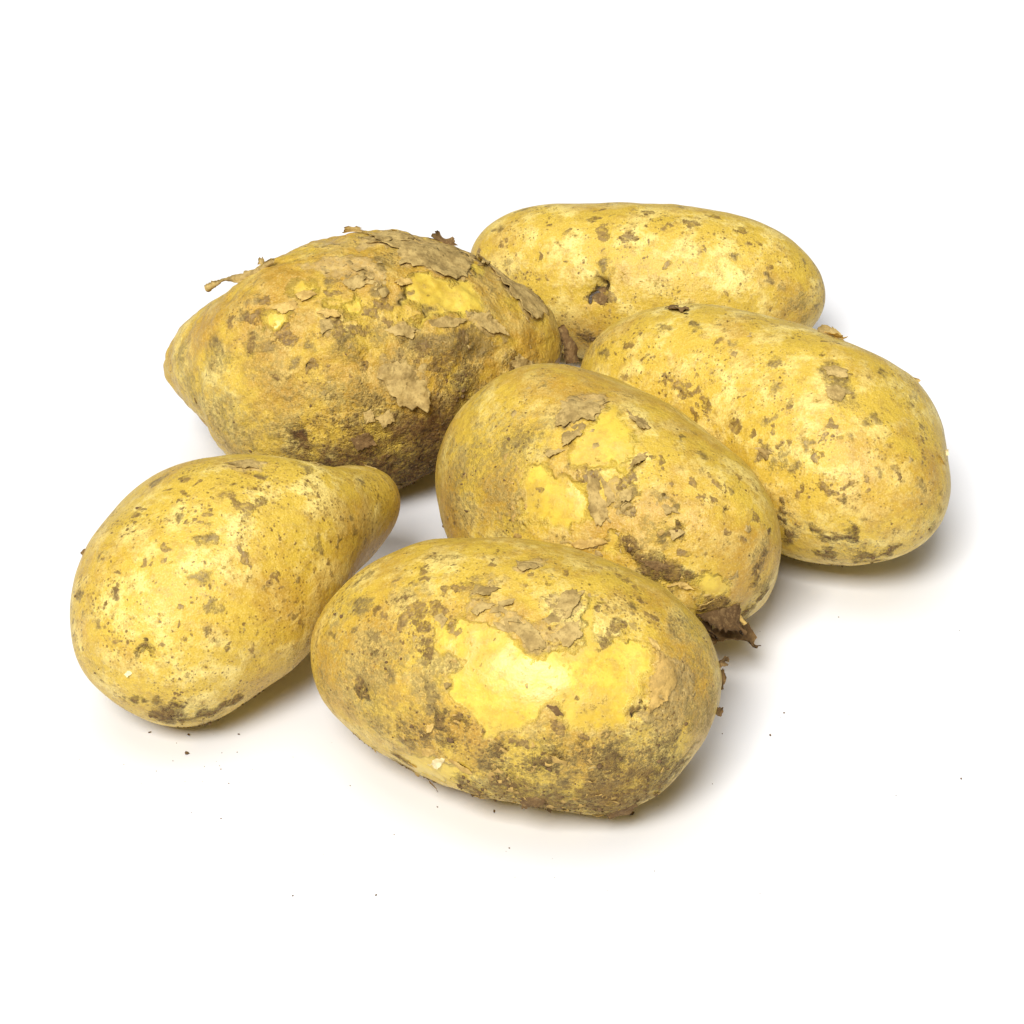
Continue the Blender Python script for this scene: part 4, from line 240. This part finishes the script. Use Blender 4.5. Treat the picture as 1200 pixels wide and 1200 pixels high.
# ------------------------------------------------------------------ materials
class NT:
    def __init__(self, name):
        self.mat = bpy.data.materials.new(name); self.mat.use_nodes = True
        self.t = self.mat.node_tree; self.n = self.t.nodes
        self.bsdf = self.n['Principled BSDF']; self.out = self.n['Material Output']
    def put(self, sock, v):
        if isinstance(v, bpy.types.NodeSocket): self.t.links.new(v, sock)
        else:
            if isinstance(v, (tuple, list)) and len(v) == 3 and sock.type == 'RGBA': v = (*v, 1)
            sock.default_value = v
    def math(self, op, a, b=0.0, c=None, clamp=False):
        m = self.n.new('ShaderNodeMath'); m.operation = op; m.use_clamp = clamp
        self.put(m.inputs[0], a); self.put(m.inputs[1], b)
        if c is not None: self.put(m.inputs[2], c)
        return m.outputs[0]
    def step(self, v, lo, hi, a=0.0, b=1.0):
        m = self.n.new('ShaderNodeMapRange'); m.interpolation_type = 'SMOOTHSTEP'
        for s, x in zip(('Value', 'From Min', 'From Max', 'To Min', 'To Max'), (v, lo, hi, a, b)): self.put(m.inputs[s], x)
        return m.outputs[0]
    def noise(self, vec, scale, detail=3, rough=.5, dist=0.0):
        m = self.n.new('ShaderNodeTexNoise'); m.noise_dimensions = '3D'
        self.put(m.inputs['Vector'], vec)
        for s, x in zip(('Scale', 'Detail', 'Roughness', 'Distortion'), (scale, detail, rough, dist)): self.put(m.inputs[s], x)
        return m.outputs[0]
    def voro(self, vec, scale, feature='F1', rnd=1.0):
        m = self.n.new('ShaderNodeTexVoronoi'); m.feature = feature
        self.put(m.inputs['Vector'], vec); self.put(m.inputs['Scale'], scale); self.put(m.inputs['Randomness'], rnd)
        return m.outputs
    def mix(self, f, a, b, mode='MIX'):
        m = self.n.new('ShaderNodeMix'); m.data_type = 'RGBA'; m.blend_type = mode
        self.put(m.inputs['Factor'], f); self.put(m.inputs[6], a); self.put(m.inputs[7], b)
        return m.outputs[2]
    def sep(self, c):
        m = self.n.new('ShaderNodeSeparateColor'); self.put(m.inputs[0], c); return m.outputs
    def attr(self, name):
        m = self.n.new('ShaderNodeAttribute'); m.attribute_name = name; return m
    def coords(self, off=(0, 0, 0)):
        m = self.n.new('ShaderNodeTexCoord'); v = self.n.new('ShaderNodeVectorMath'); v.operation = 'ADD'
        self.put(v.inputs[0], m.outputs['Object']); v.inputs[1].default_value = off
        return v.outputs[0]
    def vscale(self, v, s):
        m = self.n.new('ShaderNodeVectorMath'); m.operation = 'MULTIPLY'
        self.put(m.inputs[0], v); m.inputs[1].default_value = s; return m.outputs[0]
    def bump(self, h, strength=1.0):
        m = self.n.new('ShaderNodeBump'); m.inputs['Strength'].default_value = strength
        m.inputs['Distance'].default_value = 1.0
        self.put(m.inputs['Height'], h); return m.outputs[0]

YELLOW, PALE, TAN = (.615, .415, .046), (.88, .70, .225), (.46, .250, .025)
LEMON, GOLD = (.76, .56, .070), (.56, .36, .020)
def potato_skin(name, seed, pepper=.5, dirt=.0, tan=.0, soil=((.095, .046, .011), (.24, .135, .033), (.40, .26, .075)), rough=1.0, bare_amount=.82):
    lump = rough
    t = NT(name)
    co = t.coords((seed * .37, seed * .11, -seed * .23))
    a, b = t.attr('marks_a'), t.attr('marks_b')
    P, F, G = t.sep(a.outputs['Color'])[:3]; B = a.outputs['Alpha']
    O, K, T = t.sep(b.outputs['Color'])[:3]; D = b.outputs['Alpha']
    add_, mul, sub = (lambda x, y: t.math('ADD', x, y)), (lambda x, y: t.math('MULTIPLY', x, y)), (lambda x, y: t.math('SUBTRACT', x, y))
    mx = lambda x, y: t.math('MAXIMUM', x, y)
    cen = lambda n, k: mul(sub(n, .5), k)
    n16 = t.noise(co, 62, 3); n8 = t.noise(t.vscale(co, (1, 1, 1.3)), 130, 4, .6)
    n4 = t.noise(co, 240, 5, .62, .4); n3 = t.noise(co, 400, 5, .65); n1 = t.noise(co, 1050, 4, .65); nf = t.noise(co, 2700, 3, .6)
    m1 = t.noise(t.vscale(co, (1, .8, 1.2)), 620, 6, .75)
    edge = add_(add_(cen(n3, 1.1), cen(n1, .9)), cen(nf, .35))
    edge2 = add_(add_(cen(m1, 1.3), cen(n4, .7)), cen(nf, .5))
    # ---- sound skin: yellow, with paler and tanner clouds and a fine netting
    tanf = t.step(add_(add_(mul(T, .55), cen(n16, 1.7)), add_(add_(cen(n8, 1.6), cen(n3, .9)), tan)), .0, .8)  # T holds tan skin and also shade painted low on the undersides
    col = t.mix(tanf, YELLOW, TAN)
    col = t.mix(mul(t.step(add_(n8, cen(n1, .35)), .45, .66), sub(.92, mul(tanf, .60))), col, PALE)
    col = t.mix(mul(t.step(n3, .50, .66), .55), col, (.45, .285, .045))
    col = t.mix(mul(t.step(n1, .54, .68), .42), col, (.37, .235, .040))
    col = t.mix(mul(t.step(nf, .53, .70), .34), col, (.40, .25, .05))
    col = t.mix(mul(t.step(nf, .50, .34), .25), col, (.88, .68, .24))
    # ---- bare places where the skin has gone
    pe = add_(add_(P, mul(edge, .46)), cen(n4, .5))
    p = t.step(pe, .40, .82)
    bare = t.mix(t.step(add_(n8, cen(n3, .3)), .38, .62), LEMON, GOLD)
    bare = t.mix(mul(t.step(n3, .50, .68), .40), bare, (.62, .40, .06))
    bare = t.mix(mul(t.step(n16, .45, .62), .45), bare, (.83, .64, .11))
    bare = t.mix(mul(t.step(n1, .58, .70), .30), bare, (.52, .30, .05))
    col = t.mix(mul(p, t.step(n3, .66, .40, bare_amount * .6, bare_amount)), col, bare)
    rim = mul(mul(t.step(pe, .30, .46), sub(1.0, t.step(pe, .46, .56))), t.step(n4, .48, .60))
    col = t.mix(mul(rim, .28), col, (.36, .225, .075))
    notbare = sub(1.0, mul(p, .8))
    # ---- papery patches
    fe = add_(F, mul(edge2, .55))
    f = t.step(fe, .40, .62)
    paper = t.mix(t.step(n3, .40, .62), (.58, .405, .150), (.43, .285, .098))
    paper = t.mix(mul(t.step(m1, .50, .66), .6), paper, (.31, .205, .072))
    col = t.mix(mul(f, t.step(n1, .30, .60, .35, .85)), col, paper)
    # ---- olive wash: dried soil film, plus shade painted on undersides and sides
    fo = t.step(add_(add_(mul(O, 1.0), add_(mul(edge, .8), cen(m1, .8))), add_(cen(n8, 1.2), dirt - .16)), .10, .85)
    fo = mul(mul(fo, t.step(add_(n1, cen(nf, .4)), .36, .62, .25, 1.0)), notbare)
    col = t.mix(mul(fo, .74), col, t.mix(t.step(n3, .4, .6), (.20, .138, .032), (.33, .235, .070)))
    # ---- pepper: small pits and specks, in drifts
    drift = t.step(t.noise(co, 105, 3, .65), .36, .66)
    def specks(scale, thr, size, warp):
        vc = t.n.new('ShaderNodeVectorMath'); vc.operation = 'ADD'
        w = t.n.new('ShaderNodeTexNoise'); t.put(w.inputs['Vector'], co); w.inputs['Scale'].default_value = scale * 1.6; w.inputs['Detail'].default_value = 5; w.inputs['Roughness'].default_value = .7
        t.put(vc.inputs[0], co); t.put(vc.inputs[1], t.vscale(w.outputs[1], (warp, warp, warp)))
        v = t.voro(vc.outputs[0], scale)
        rnd = t.sep(v['Color'])[0]
        rad = mul(mx(sub(add_(rnd, cen(drift, .7)), thr), 0.0), size)
        return mul(sub(1.0, t.step(v['Distance'], mul(rad, .5), mx(rad, .001))), t.step(t.sep(v['Color'])[1], .1, .9, .35, 1.0))
    s1 = specks(800, 1.0 - 1.15 * pepper, .50, .0016)
    s2 = specks(330, 1.0 - .50 * pepper, .60, .0042)
    s3 = specks(1600, 1.0 - 1.25 * pepper, .62, .0007)
    s4 = specks(160, 1.02 - .22 * pepper, .9, .0085)
    col = t.mix(mul(mul(s4, notbare), .30), col, t.mix(n1, (.23, .155, .05), (.36, .26, .10)))
    col = t.mix(mul(mul(s2, notbare), .66), col, t.mix(n1, (.22, .14, .04), (.36, .26, .10)))
    col = t.mix(mul(mul(s1, notbare), .9), col, (.17, .092, .018))
    col = t.mix(mul(mul(s3, notbare), .85), col, (.19, .105, .022))
    # ---- the spots one can single out
    g = t.step(add_(G, mul(edge2, .7)), .40, .82)
    col = t.mix(mul(mul(g, t.step(add_(n1, cen(nf, .5)), .30, .56, .5, 1.0)), .88), col, t.mix(t.step(n3, .42, .6), (.27, .18, .050), (.15, .098, .026)))
    bs = t.step(add_(B, mul(edge2, .8)), .42, .60)
    col = t.mix(mul(mul(bs, t.step(n1, .36, .54, .4, 1.0)), .85), col, t.mix(t.step(n3, .4, .6), (.145, .078, .018), (.25, .15, .042)))
    # ---- stretch wrinkles: thin dark streaks running one way
    st = t.noise(t.vscale(co, (1900, 1900, 260)), 1.0, 3, .6, .6)
    col = t.mix(mul(mul(t.step(st, .57, .68), mul(notbare, t.step(n8, .42, .60))), .45), col, (.30, .18, .04))
    # ---- soil crust
    ke = add_(add_(K, mul(edge, .75)), add_(cen(n8, 1.0), cen(n4, .7)))
    k = t.step(ke, .22, .86)
    ground = soil
    soil = t.mix(t.step(n3, .38, .62), ground[0], ground[1])
    soil = t.mix(mul(t.step(m1, .50, .64), .65), soil, ground[2])
    col = t.mix(mul(k, t.step(n1, .32, .58, .55, .95)), col, soil)
    dk = t.step(add_(D, mul(edge, .35)), .40, .66)
    col = t.mix(mul(dk, .92), col, (.030, .016, .007))
    t.put(t.bsdf.inputs['Base Color'], col)
    rough = t.mix(p, (.44,) * 3, (.36,) * 3); rough = t.mix(mx(mx(k, f), mul(fo, .8)), rough, (.85,) * 3)
    t.put(t.bsdf.inputs['Roughness'], rough)
    t.bsdf.inputs['Specular IOR Level'].default_value = .42
    # ---- relief in metres
    flat = sub(1.0, mul(p, .75))
    h = mul(n1, .00014)
    h = add_(h, mul(n3, .00036)); h = add_(h, mul(nf, .00006)); h = add_(h, mul(n8, .0007 * (.5 + .5 * lump))); h = add_(h, mul(n4, .00034 * lump)); h = add_(h, mul(m1, .00012 * lump))
    h = mul(h, flat)
    h = add_(h, mul(p, -.00014)); h = add_(h, mul(f, .00016))
    h = add_(h, mul(g, .00010)); h = add_(h, mul(bs, .00008)); h = add_(h, mul(mul(fo, n1), .00022))
    h = add_(h, mul(mul(k, add_(n3, add_(mul(n1, .6), m1))), .0008)); h = add_(h, mul(dk, -.0004))
    h = add_(h, mul(s1, -.00006)); h = add_(h, mul(s2, .00005))
    t.put(t.bsdf.inputs['Normal'], t.bump(h, .85))
    return t.mat

def flake_paper(name, c1, c2, c3, rough=.8):
    t = NT(name); co = t.coords()
    n3 = t.noise(co, 380, 5, .65); n1 = t.noise(t.vscale(co, (1, .55, 1)), 1300, 4, .65)
    nb = t.noise(co, 190, 5, .7)
    col = t.mix(t.step(t.math('ADD', t.math('MULTIPLY', n3, .6), t.math('MULTIPLY', nb, .5)), .42, .66), c1, c2)
    col = t.mix(t.math('MULTIPLY', t.step(nb, .50, .66), .55), col, c3)
    col = t.mix(t.math('MULTIPLY', t.step(n1, .50, .68), .6), col, c3)
    t.put(t.bsdf.inputs['Base Color'], col); t.bsdf.inputs['Roughness'].default_value = rough
    t.bsdf.inputs['Specular IOR Level'].default_value = .3
    t.put(t.bsdf.inputs['Normal'], t.bump(t.math('ADD', t.math('MULTIPLY', n1, .00022), t.math('MULTIPLY', n3, .0005)), .8))
    return t.mat
TONE = [flake_paper("papery_skin", (.53, .375, .130), (.38, .255, .082), (.22, .145, .045)),
        flake_paper("yellowish_skin", (.66, .45, .135), (.50, .32, .082), (.36, .22, .06)),
        flake_paper("soil_brown_skin", (.20, .115, .04), (.12, .064, .022), (.34, .22, .08), .9),
        flake_paper("cream_skin", (.82, .70, .42), (.76, .62, .33), (.62, .47, .2)),
        flake_paper("red_brown_skin", (.13, .072, .025), (.075, .038, .012), (.26, .16, .06), .85),
        flake_paper("tan_skin", (.56, .36, .10), (.46, .29, .075), (.32, .205, .06))]
SOIL = flake_paper("dry_soil", (.17, .10, .04), (.10, .056, .022), (.26, .17, .07), .95)

# ------------------------------------------------------------------ the white table
t = NT("white_table_top")
cw = t.coords()
t.put(t.bsdf.inputs['Base Color'], t.mix(t.noise(cw, 40, 3), (.795, .791, .797), (.805, .801, .807)))
t.bsdf.inputs['Roughness'].default_value = .55
t.bsdf.inputs['Specular IOR Level'].default_value = .25
WHITE = t.mat
g = np.linspace(-2, 2, 41)
gx, gy = np.meshgrid(g, g, indexing='ij')
ii = (np.arange(40)[:, None] * 41 + np.arange(40)[None])
table = add("table_top", np_mesh("table_top", np.stack([gx, gy, 0 * gx], -1).reshape(-1, 3), np.stack([ii, ii + 41, ii + 42, ii + 1], -1).reshape(-1, 4)), WHITE)
table['kind'] = 'structure'

# ------------------------------------------------------------------ flakes, curls and grains on a potato
rng = np.random.default_rng(5)
def sheet_mesh(name, top, nu, nv, thick, closed):
    """a grid of points (nu x nv) made into a thin two-sided sheet with a rim"""
    V = top.reshape(nu, nv, 3)
    du = np.gradient(V, axis=0)
    dv = (np.roll(V, -1, 1) - np.roll(V, 1, 1)) if closed else np.gradient(V, axis=1)
    N = np.cross(du, dv); ln = np.linalg.norm(N, axis=2, keepdims=True); N = N / np.maximum(ln, 1e-12)
    return V, N
def flake(k, poly, lift, ldir, tone, parent, name="skin_flake"):
    pl = np.array(poly); c, e1, e2 = frame(pl.mean(0))
    rc = smooth_radius(k, c[None])[0]
    uv = np.stack([pl @ e1 / (pl @ c), pl @ e2 / (pl @ c)], 1) * rc
    cen = uv.mean(0)
    # outline resampled with torn jitter
    M = 96
    seg = np.linalg.norm(np.roll(uv, -1, 0) - uv, axis=1); cum = np.concatenate([[0], np.cumsum(seg)])
    s = np.linspace(0, cum[-1], M, endpoint=False); nxt = np.concatenate([uv, uv[:1]])
    ol = np.stack([np.interp(s, cum, nxt[:, i]) for i in (0, 1)], 1)
    R = np.linalg.norm(ol - cen, axis=1).max()
    jit = np.convolve(np.tile(rng.normal(size=M), 3), np.hanning(13) / 6, 'same')[M:2 * M] * .22 + np.convolve(np.tile(rng.normal(size=M), 3), [.25, .5, .25], 'same')[M:2 * M] * .085 + rng.normal(size=M) * .03
    ol = cen + (ol - cen) * (1 + jit)[:, None]
    rings = np.array([.02, .22, .42, .6, .75, .87, .95, 1.0])
    q = cen + (ol - cen)[None] * rings[:, None, None]
    q = q.reshape(-1, 2)
    d = c + q[:, :1] / rc * e1 + q[:, 1:] / rc * e2
    d /= np.linalg.norm(d, axis=1)[:, None]
    S = surf(k, d); N = normals(k, d)
    l2 = np.array([np.dot(ldir, e1), np.dot(ldir, e2)]); l2 /= np.linalg.norm(l2) + 1e-9
    along = ((q - cen) @ l2) / R
    rr = np.repeat(rings, M)
    tt = np.clip((along + .55) / 1.55, 0, 1)
    wav = fbm(np.c_[q * 1.0, np.full(len(q), parent['seed'])], 420, 3, 7)
    h = .00012 + lift * tt ** 1.9 + wav * (.0005 + .85 * lift * rr ** 2)
    att = np.clip((-along - .1) / .6, 0, 1) * rr ** 2
    h = h * (1 - att) - .00018 * att
    h = np.maximum(h, -.0002)
    top = S + N * h[:, None] + np.array(ldir) * (-.18 * lift * tt ** 2)[:, None]
    bot = top - N * .00010
    top = np.concatenate([top, bot]); nr = len(rings); off = nr * M
    i = np.arange(nr - 1)[:, None] * M + np.arange(M)[None]
    j = np.arange(nr - 1)[:, None] * M + (np.arange(M)[None] + 1) % M
    up = np.stack([i, i + M, j + M, j], -1).reshape(-1, 4)
    b = (nr - 1) * M + np.arange(M); b2 = (nr - 1) * M + (np.arange(M) + 1) % M
    capi = np.arange(M // 2 - 1)
    caps = np.stack([capi, capi + 1, M - 2 - capi, M - 1 - capi], -1)
    f = np.concatenate([up, up[:, ::-1] + off, np.stack([b, b + off, b2 + off, b2], -1), caps, caps[:, ::-1] + off])
    o = add(name, np_mesh(name, top, f), TONE[tone], parent)
    return o
def ribbon(pairs, curl, tone, parent, name="skin_curl"):
    q = np.array(pairs)                                        # n x 2 x 3
    n = len(q); m = 6 * (n - 1) + 1
    tt = np.linspace(0, n - 1, m)
    def cat(c):
        out = np.empty((m, 3))
        for a, x in enumerate(tt):
            i = min(int(x), n - 2); u = x - i
            p0, p1, p2, p3 = c[max(i - 1, 0)], c[i], c[i + 1], c[min(i + 2, n - 1)]
            out[a] = .5 * (2 * p1 + (p2 - p0) * u + (2 * p0 - 5 * p1 + 4 * p2 - p3) * u * u + (3 * p1 - p0 - 3 * p2 + p3) * u ** 3)
        return out
    L, Rr = cat(q[:, 0]), cat(q[:, 1])
    nv = 7
    w = np.linspace(0, 1, nv)
    jl = rng.normal(size=m) * .07; jr = rng.normal(size=m) * .07
    ww = jl[:, None] * (1 - w) + (1 + jr[:, None]) * w - 0 * w
    V = L[:, None] + (Rr - L)[:, None] * ww[:, :, None]
    N = np.cross(np.gradient(V, axis=0), np.gradient(V, axis=1)); N /= np.maximum(np.linalg.norm(N, axis=2, keepdims=True), 1e-12)
    bulge = curl * (4 * w * (1 - w) - .5)[None] + .35 * curl * fbm(V.reshape(-1, 3), 500, 2, 3).reshape(m, nv)
    V = V + N * bulge[:, :, None]
    bot = V - N * .00016
    P = np.concatenate([V.reshape(-1, 3), bot.reshape(-1, 3)])
    i = np.arange(m - 1)[:, None] * nv + np.arange(nv - 1)[None]
    up = np.stack([i, i + nv, i + nv + 1, i + 1], -1).reshape(-1, 4); off = m * nv
    rim = np.concatenate([np.arange(nv), np.arange(1, m) * nv + nv - 1, (m - 1) * nv + np.arange(nv - 2, -1, -1), np.arange(m - 2, 0, -1) * nv])
    r2 = np.roll(rim, -1)
    f = np.concatenate([up, up[:, ::-1] + off, np.stack([rim, rim + off, r2 + off, r2], -1)])
    lowest = P[:, 2].min()
    if lowest < .0003: P[:, 2] += .0003 - lowest
    return add(name, np_mesh(name, P, f), TONE[tone], parent)

ICO_V = np.array([(-1, G_, 0) for G_ in (1.618, -1.618)] + [(1, G_, 0) for G_ in (1.618, -1.618)] + [(0, s, G_) for G_ in (1.618, -1.618) for s in (-1, 1)] + [(G_, 0, s) for G_ in (1.618, -1.618) for s in (-1, 1)]) / 1.9
def hull_faces(v):
    import itertools
    fs = []
    for a, b, c in itertools.combinations(range(12), 3):
        if max(np.linalg.norm(v[a] - v[b]), np.linalg.norm(v[b] - v[c]), np.linalg.norm(v[a] - v[c])) < 1.15:
            n = np.cross(v[b] - v[a], v[c] - v[a])
            fs.append((a, b, c) if n @ v[a] > 0 else (a, c, b))
    return np.array(fs)
ICO_F = hull_faces(ICO_V)
def lumps(pts, sizes):
    vs, fs = [], []
    for i, (p, s) in enumerate(zip(pts, sizes)):
        v = ICO_V * (1 + rng.normal(size=(12, 1)) * .22) * np.array([1, rng.uniform(.6, 1), rng.uniform(.5, .9)]) * s
        a = rng.uniform(0, 6.28); ca, sa = math.cos(a), math.sin(a)
        v = v @ np.array([[ca, -sa, 0], [sa, ca, 0], [0, 0, 1]])
        vs.append(v + p); fs.append(ICO_F + 12 * i)
    return np.concatenate(vs), np.concatenate(fs)

# ------------------------------------------------------------------ the six potatoes
LABEL = dict(
    A="long smooth potato lying furthest back, with one dark eye on its side",
    B="large lumpy potato with flaking skin and a loose strip jutting from its top",
    C="pear-shaped potato with a narrow neck and scattered small brown specks",
    D="broad speckled potato with a long grey blotch and a dent at its end",
    E="middle potato with a torn window in its skin and a ragged brown end",
    F="oval potato nearest the viewer with a big bare lemon-yellow patch above its muddy underside")
KNOBS = dict(A=dict(pepper=.56, dirt=.02, tan=.04), B=dict(pepper=.52, dirt=.20, tan=.34, soil=((.060, .024, .006), (.165, .075, .018), (.34, .20, .06)), rough=2.6),  # B's soil is coloured darker to take in the deep shade there
             C=dict(pepper=.64, dirt=.03, tan=.08), D=dict(pepper=.56, dirt=.03, tan=.06), E=dict(bare_amount=.68, pepper=.50, dirt=.10, tan=.24), F=dict(bare_amount=.74, pepper=.62, dirt=.18, tan=.24))
GRAINS = dict(A=20, B=260, C=90, D=50, E=160, F=320)
SCALES = dict(A=0, B=150, C=0, D=8, E=40, F=36)
SHREDS = dict(A=0, B=80, C=0, D=0, E=60, F=110)
for k in 'ABCDEF':
    s = SHAPE[k]
    d = CS_D; P = surf(k, d)
    P[:, 2] = np.maximum(P[:, 2], 0.00002)
    mesh = np_mesh("potato", P, CS_F)
    fl = fields(k, d, P)
    for nm, chs in (('marks_a', 'PFGB'), ('marks_b', 'OKTD')):
        at = mesh.attributes.new(nm, 'FLOAT_COLOR', 'POINT')
        at.data.foreach_set('color', np.stack([fl[c] for c in chs], 1).astype(np.float32).ravel())
    po = add("potato", mesh, potato_skin("potato_skin", SEED[k] * .1, **KNOBS[k]))
    po.location = (s['ctr'][0], s['ctr'][1], 0)
    po['label'] = LABEL[k]; po['category'] = 'potato'; po['group'] = 'potatoes heaped on the white table'; po['seed'] = SEED[k] * .013
    for poly, lift, ld, tone in FLAKE[k]:
        flake(k, poly, lift, ld, tone, po)
    for prs, curl, tone in RIBBON[k]:
        ribbon(prs, curl, tone, po)
    # soil grains and skin shreds: too small and too many to count
    w = np.clip(fl['K'] - .25, 0, 1) + .25 * np.clip(fl['O'] - .35, 0, 1) + .12 * np.clip(fl['B'] - .4, 0, 1)
    w = w * (P[:, 2] > .0006)
    pick = rng.choice(len(d), GRAINS[k], p=w / w.sum())
    sz = rng.lognormal(math.log(.00022), .45, GRAINS[k]).clip(.0001, .0007)
    v, f = lumps(P[pick], sz)
    v[:, 2] = np.maximum(v[:, 2], .00005)
    o = add("soil_grains", np_mesh("soil_grains", v, f, False), SOIL, po); o['kind'] = 'stuff'
    ws = np.clip(fl['F'] - .2, 0, 1) + .25 * np.clip(fl['T'] - .3, 0, 1) * (d[:, 2] > -.1)
    for kind_, count, wt, size, lift_, mat_ in (("skin_shreds", SHREDS[k], w, .00050, .5, TONE[dict(B=2, E=5).get(k, 5)]), ("skin_scales", SCALES[k], ws, .00085, .28, TONE[0])):
        if not count: continue
        pick = rng.choice(len(d), count, p=wt / wt.sum())
        vs, fs = [], []
        Nn = normals(k, d[pick])
        for i, (p, n) in enumerate(zip(P[pick], Nn)):
            a = rng.normal(size=3); a -= n * (a @ n); a /= np.linalg.norm(a); b = np.cross(n, a)
            L = rng.lognormal(math.log(size), .45); W = L * rng.uniform(.5, 1.1); hgt = L * rng.uniform(.02, lift_)
            x = np.linspace(-1, 1, 5)
            c0 = p + a * (x * L)[:, None] + b * (.25 * W * rng.normal(size=5))[:, None] + n * (.00004 - .12 * L * x[:, None] ** 2)
            rim_ = c0 + b * (W * (1.05 - .8 * x ** 2) * (1 + .35 * rng.normal(size=5)))[:, None] + n * (hgt * (1 - .7 * x ** 2))[:, None]
            q = np.concatenate([c0, rim_, c0 - n * .00008, rim_ - n * .00008])
            q[:, 2] = np.maximum(q[:, 2], .0001)
            vs.append(q)
            for j in range(4):
                fs += [(20 * i + j, 20 * i + j + 1, 20 * i + j + 6, 20 * i + j + 5), (20 * i + 10 + j, 20 * i + 15 + j, 20 * i + 16 + j, 20 * i + 11 + j),
                       (20 * i + 5 + j, 20 * i + 6 + j, 20 * i + 16 + j, 20 * i + 15 + j)]
        o = add(kind_, np_mesh(kind_, np.concatenate(vs), np.array(fs)), mat_, po); o['kind'] = 'stuff'

# ------------------------------------------------------------------ crumbs on the table
CRUMB_LABEL = ["dark soil crumb lying tight against the muddy underside of the front potato",
               "tiny dark crumb under the middle of the front potato's lower edge",
               "small tan crumb on the table below the pear-shaped potato, farthest out of its crumbs",
               "brown crumb right under the dark soiled end of the pear-shaped potato",
               "tiny dark crumb on the left of those below the pear-shaped potato",
               "small brown crumb below the pear-shaped potato, towards the front potato",
               "grey crumb on the open table to the right of the front potato",
               "faint speck beyond the grey crumb, farther from the viewer on the open table",
               "lone speck of soil far out on the bare table at the right"]
for (x, y, r), lb in zip(CRUMB, CRUMB_LABEL):
    v, f = lumps([np.array([0, 0, r * .55])], [r])
    v[:, 2] = np.maximum(v[:, 2], .00005)
    o = add("soil_crumb", np_mesh("soil_crumb", v, f, False), SOIL)
    o.location = (x, y, 0); o['label'] = lb; o['category'] = 'crumb'; o['group'] = 'soil crumbs fallen on the table'
pts, szs = [], []
for cx, cy, sx, sy, n in ((-.062, -.093, .012, .006, 26), (.0, -.125, .03, .006, 26), (.055, -.085, .018, .012, 14), (-.02, -.095, .012, .012, 10), (.06, -.04, .02, .008, 10), (0, -.09, .06, .03, 6)):
    q = rng.normal(size=(n, 2)) * (sx, sy) + (cx, cy)
    pts += [np.array([a, b, .00004]) for a, b in q]; szs += list(rng.lognormal(math.log(.00010), .4, n))
v, f = lumps(pts, szs); v[:, 2] = np.maximum(v[:, 2], .00002)
o = add("soil_dust", np_mesh("soil_dust", v, f, False), SOIL); o['kind'] = 'stuff'
o['label'] = 'fine brown soil dust sprinkled on the white table round the potatoes'; o['category'] = 'dust'
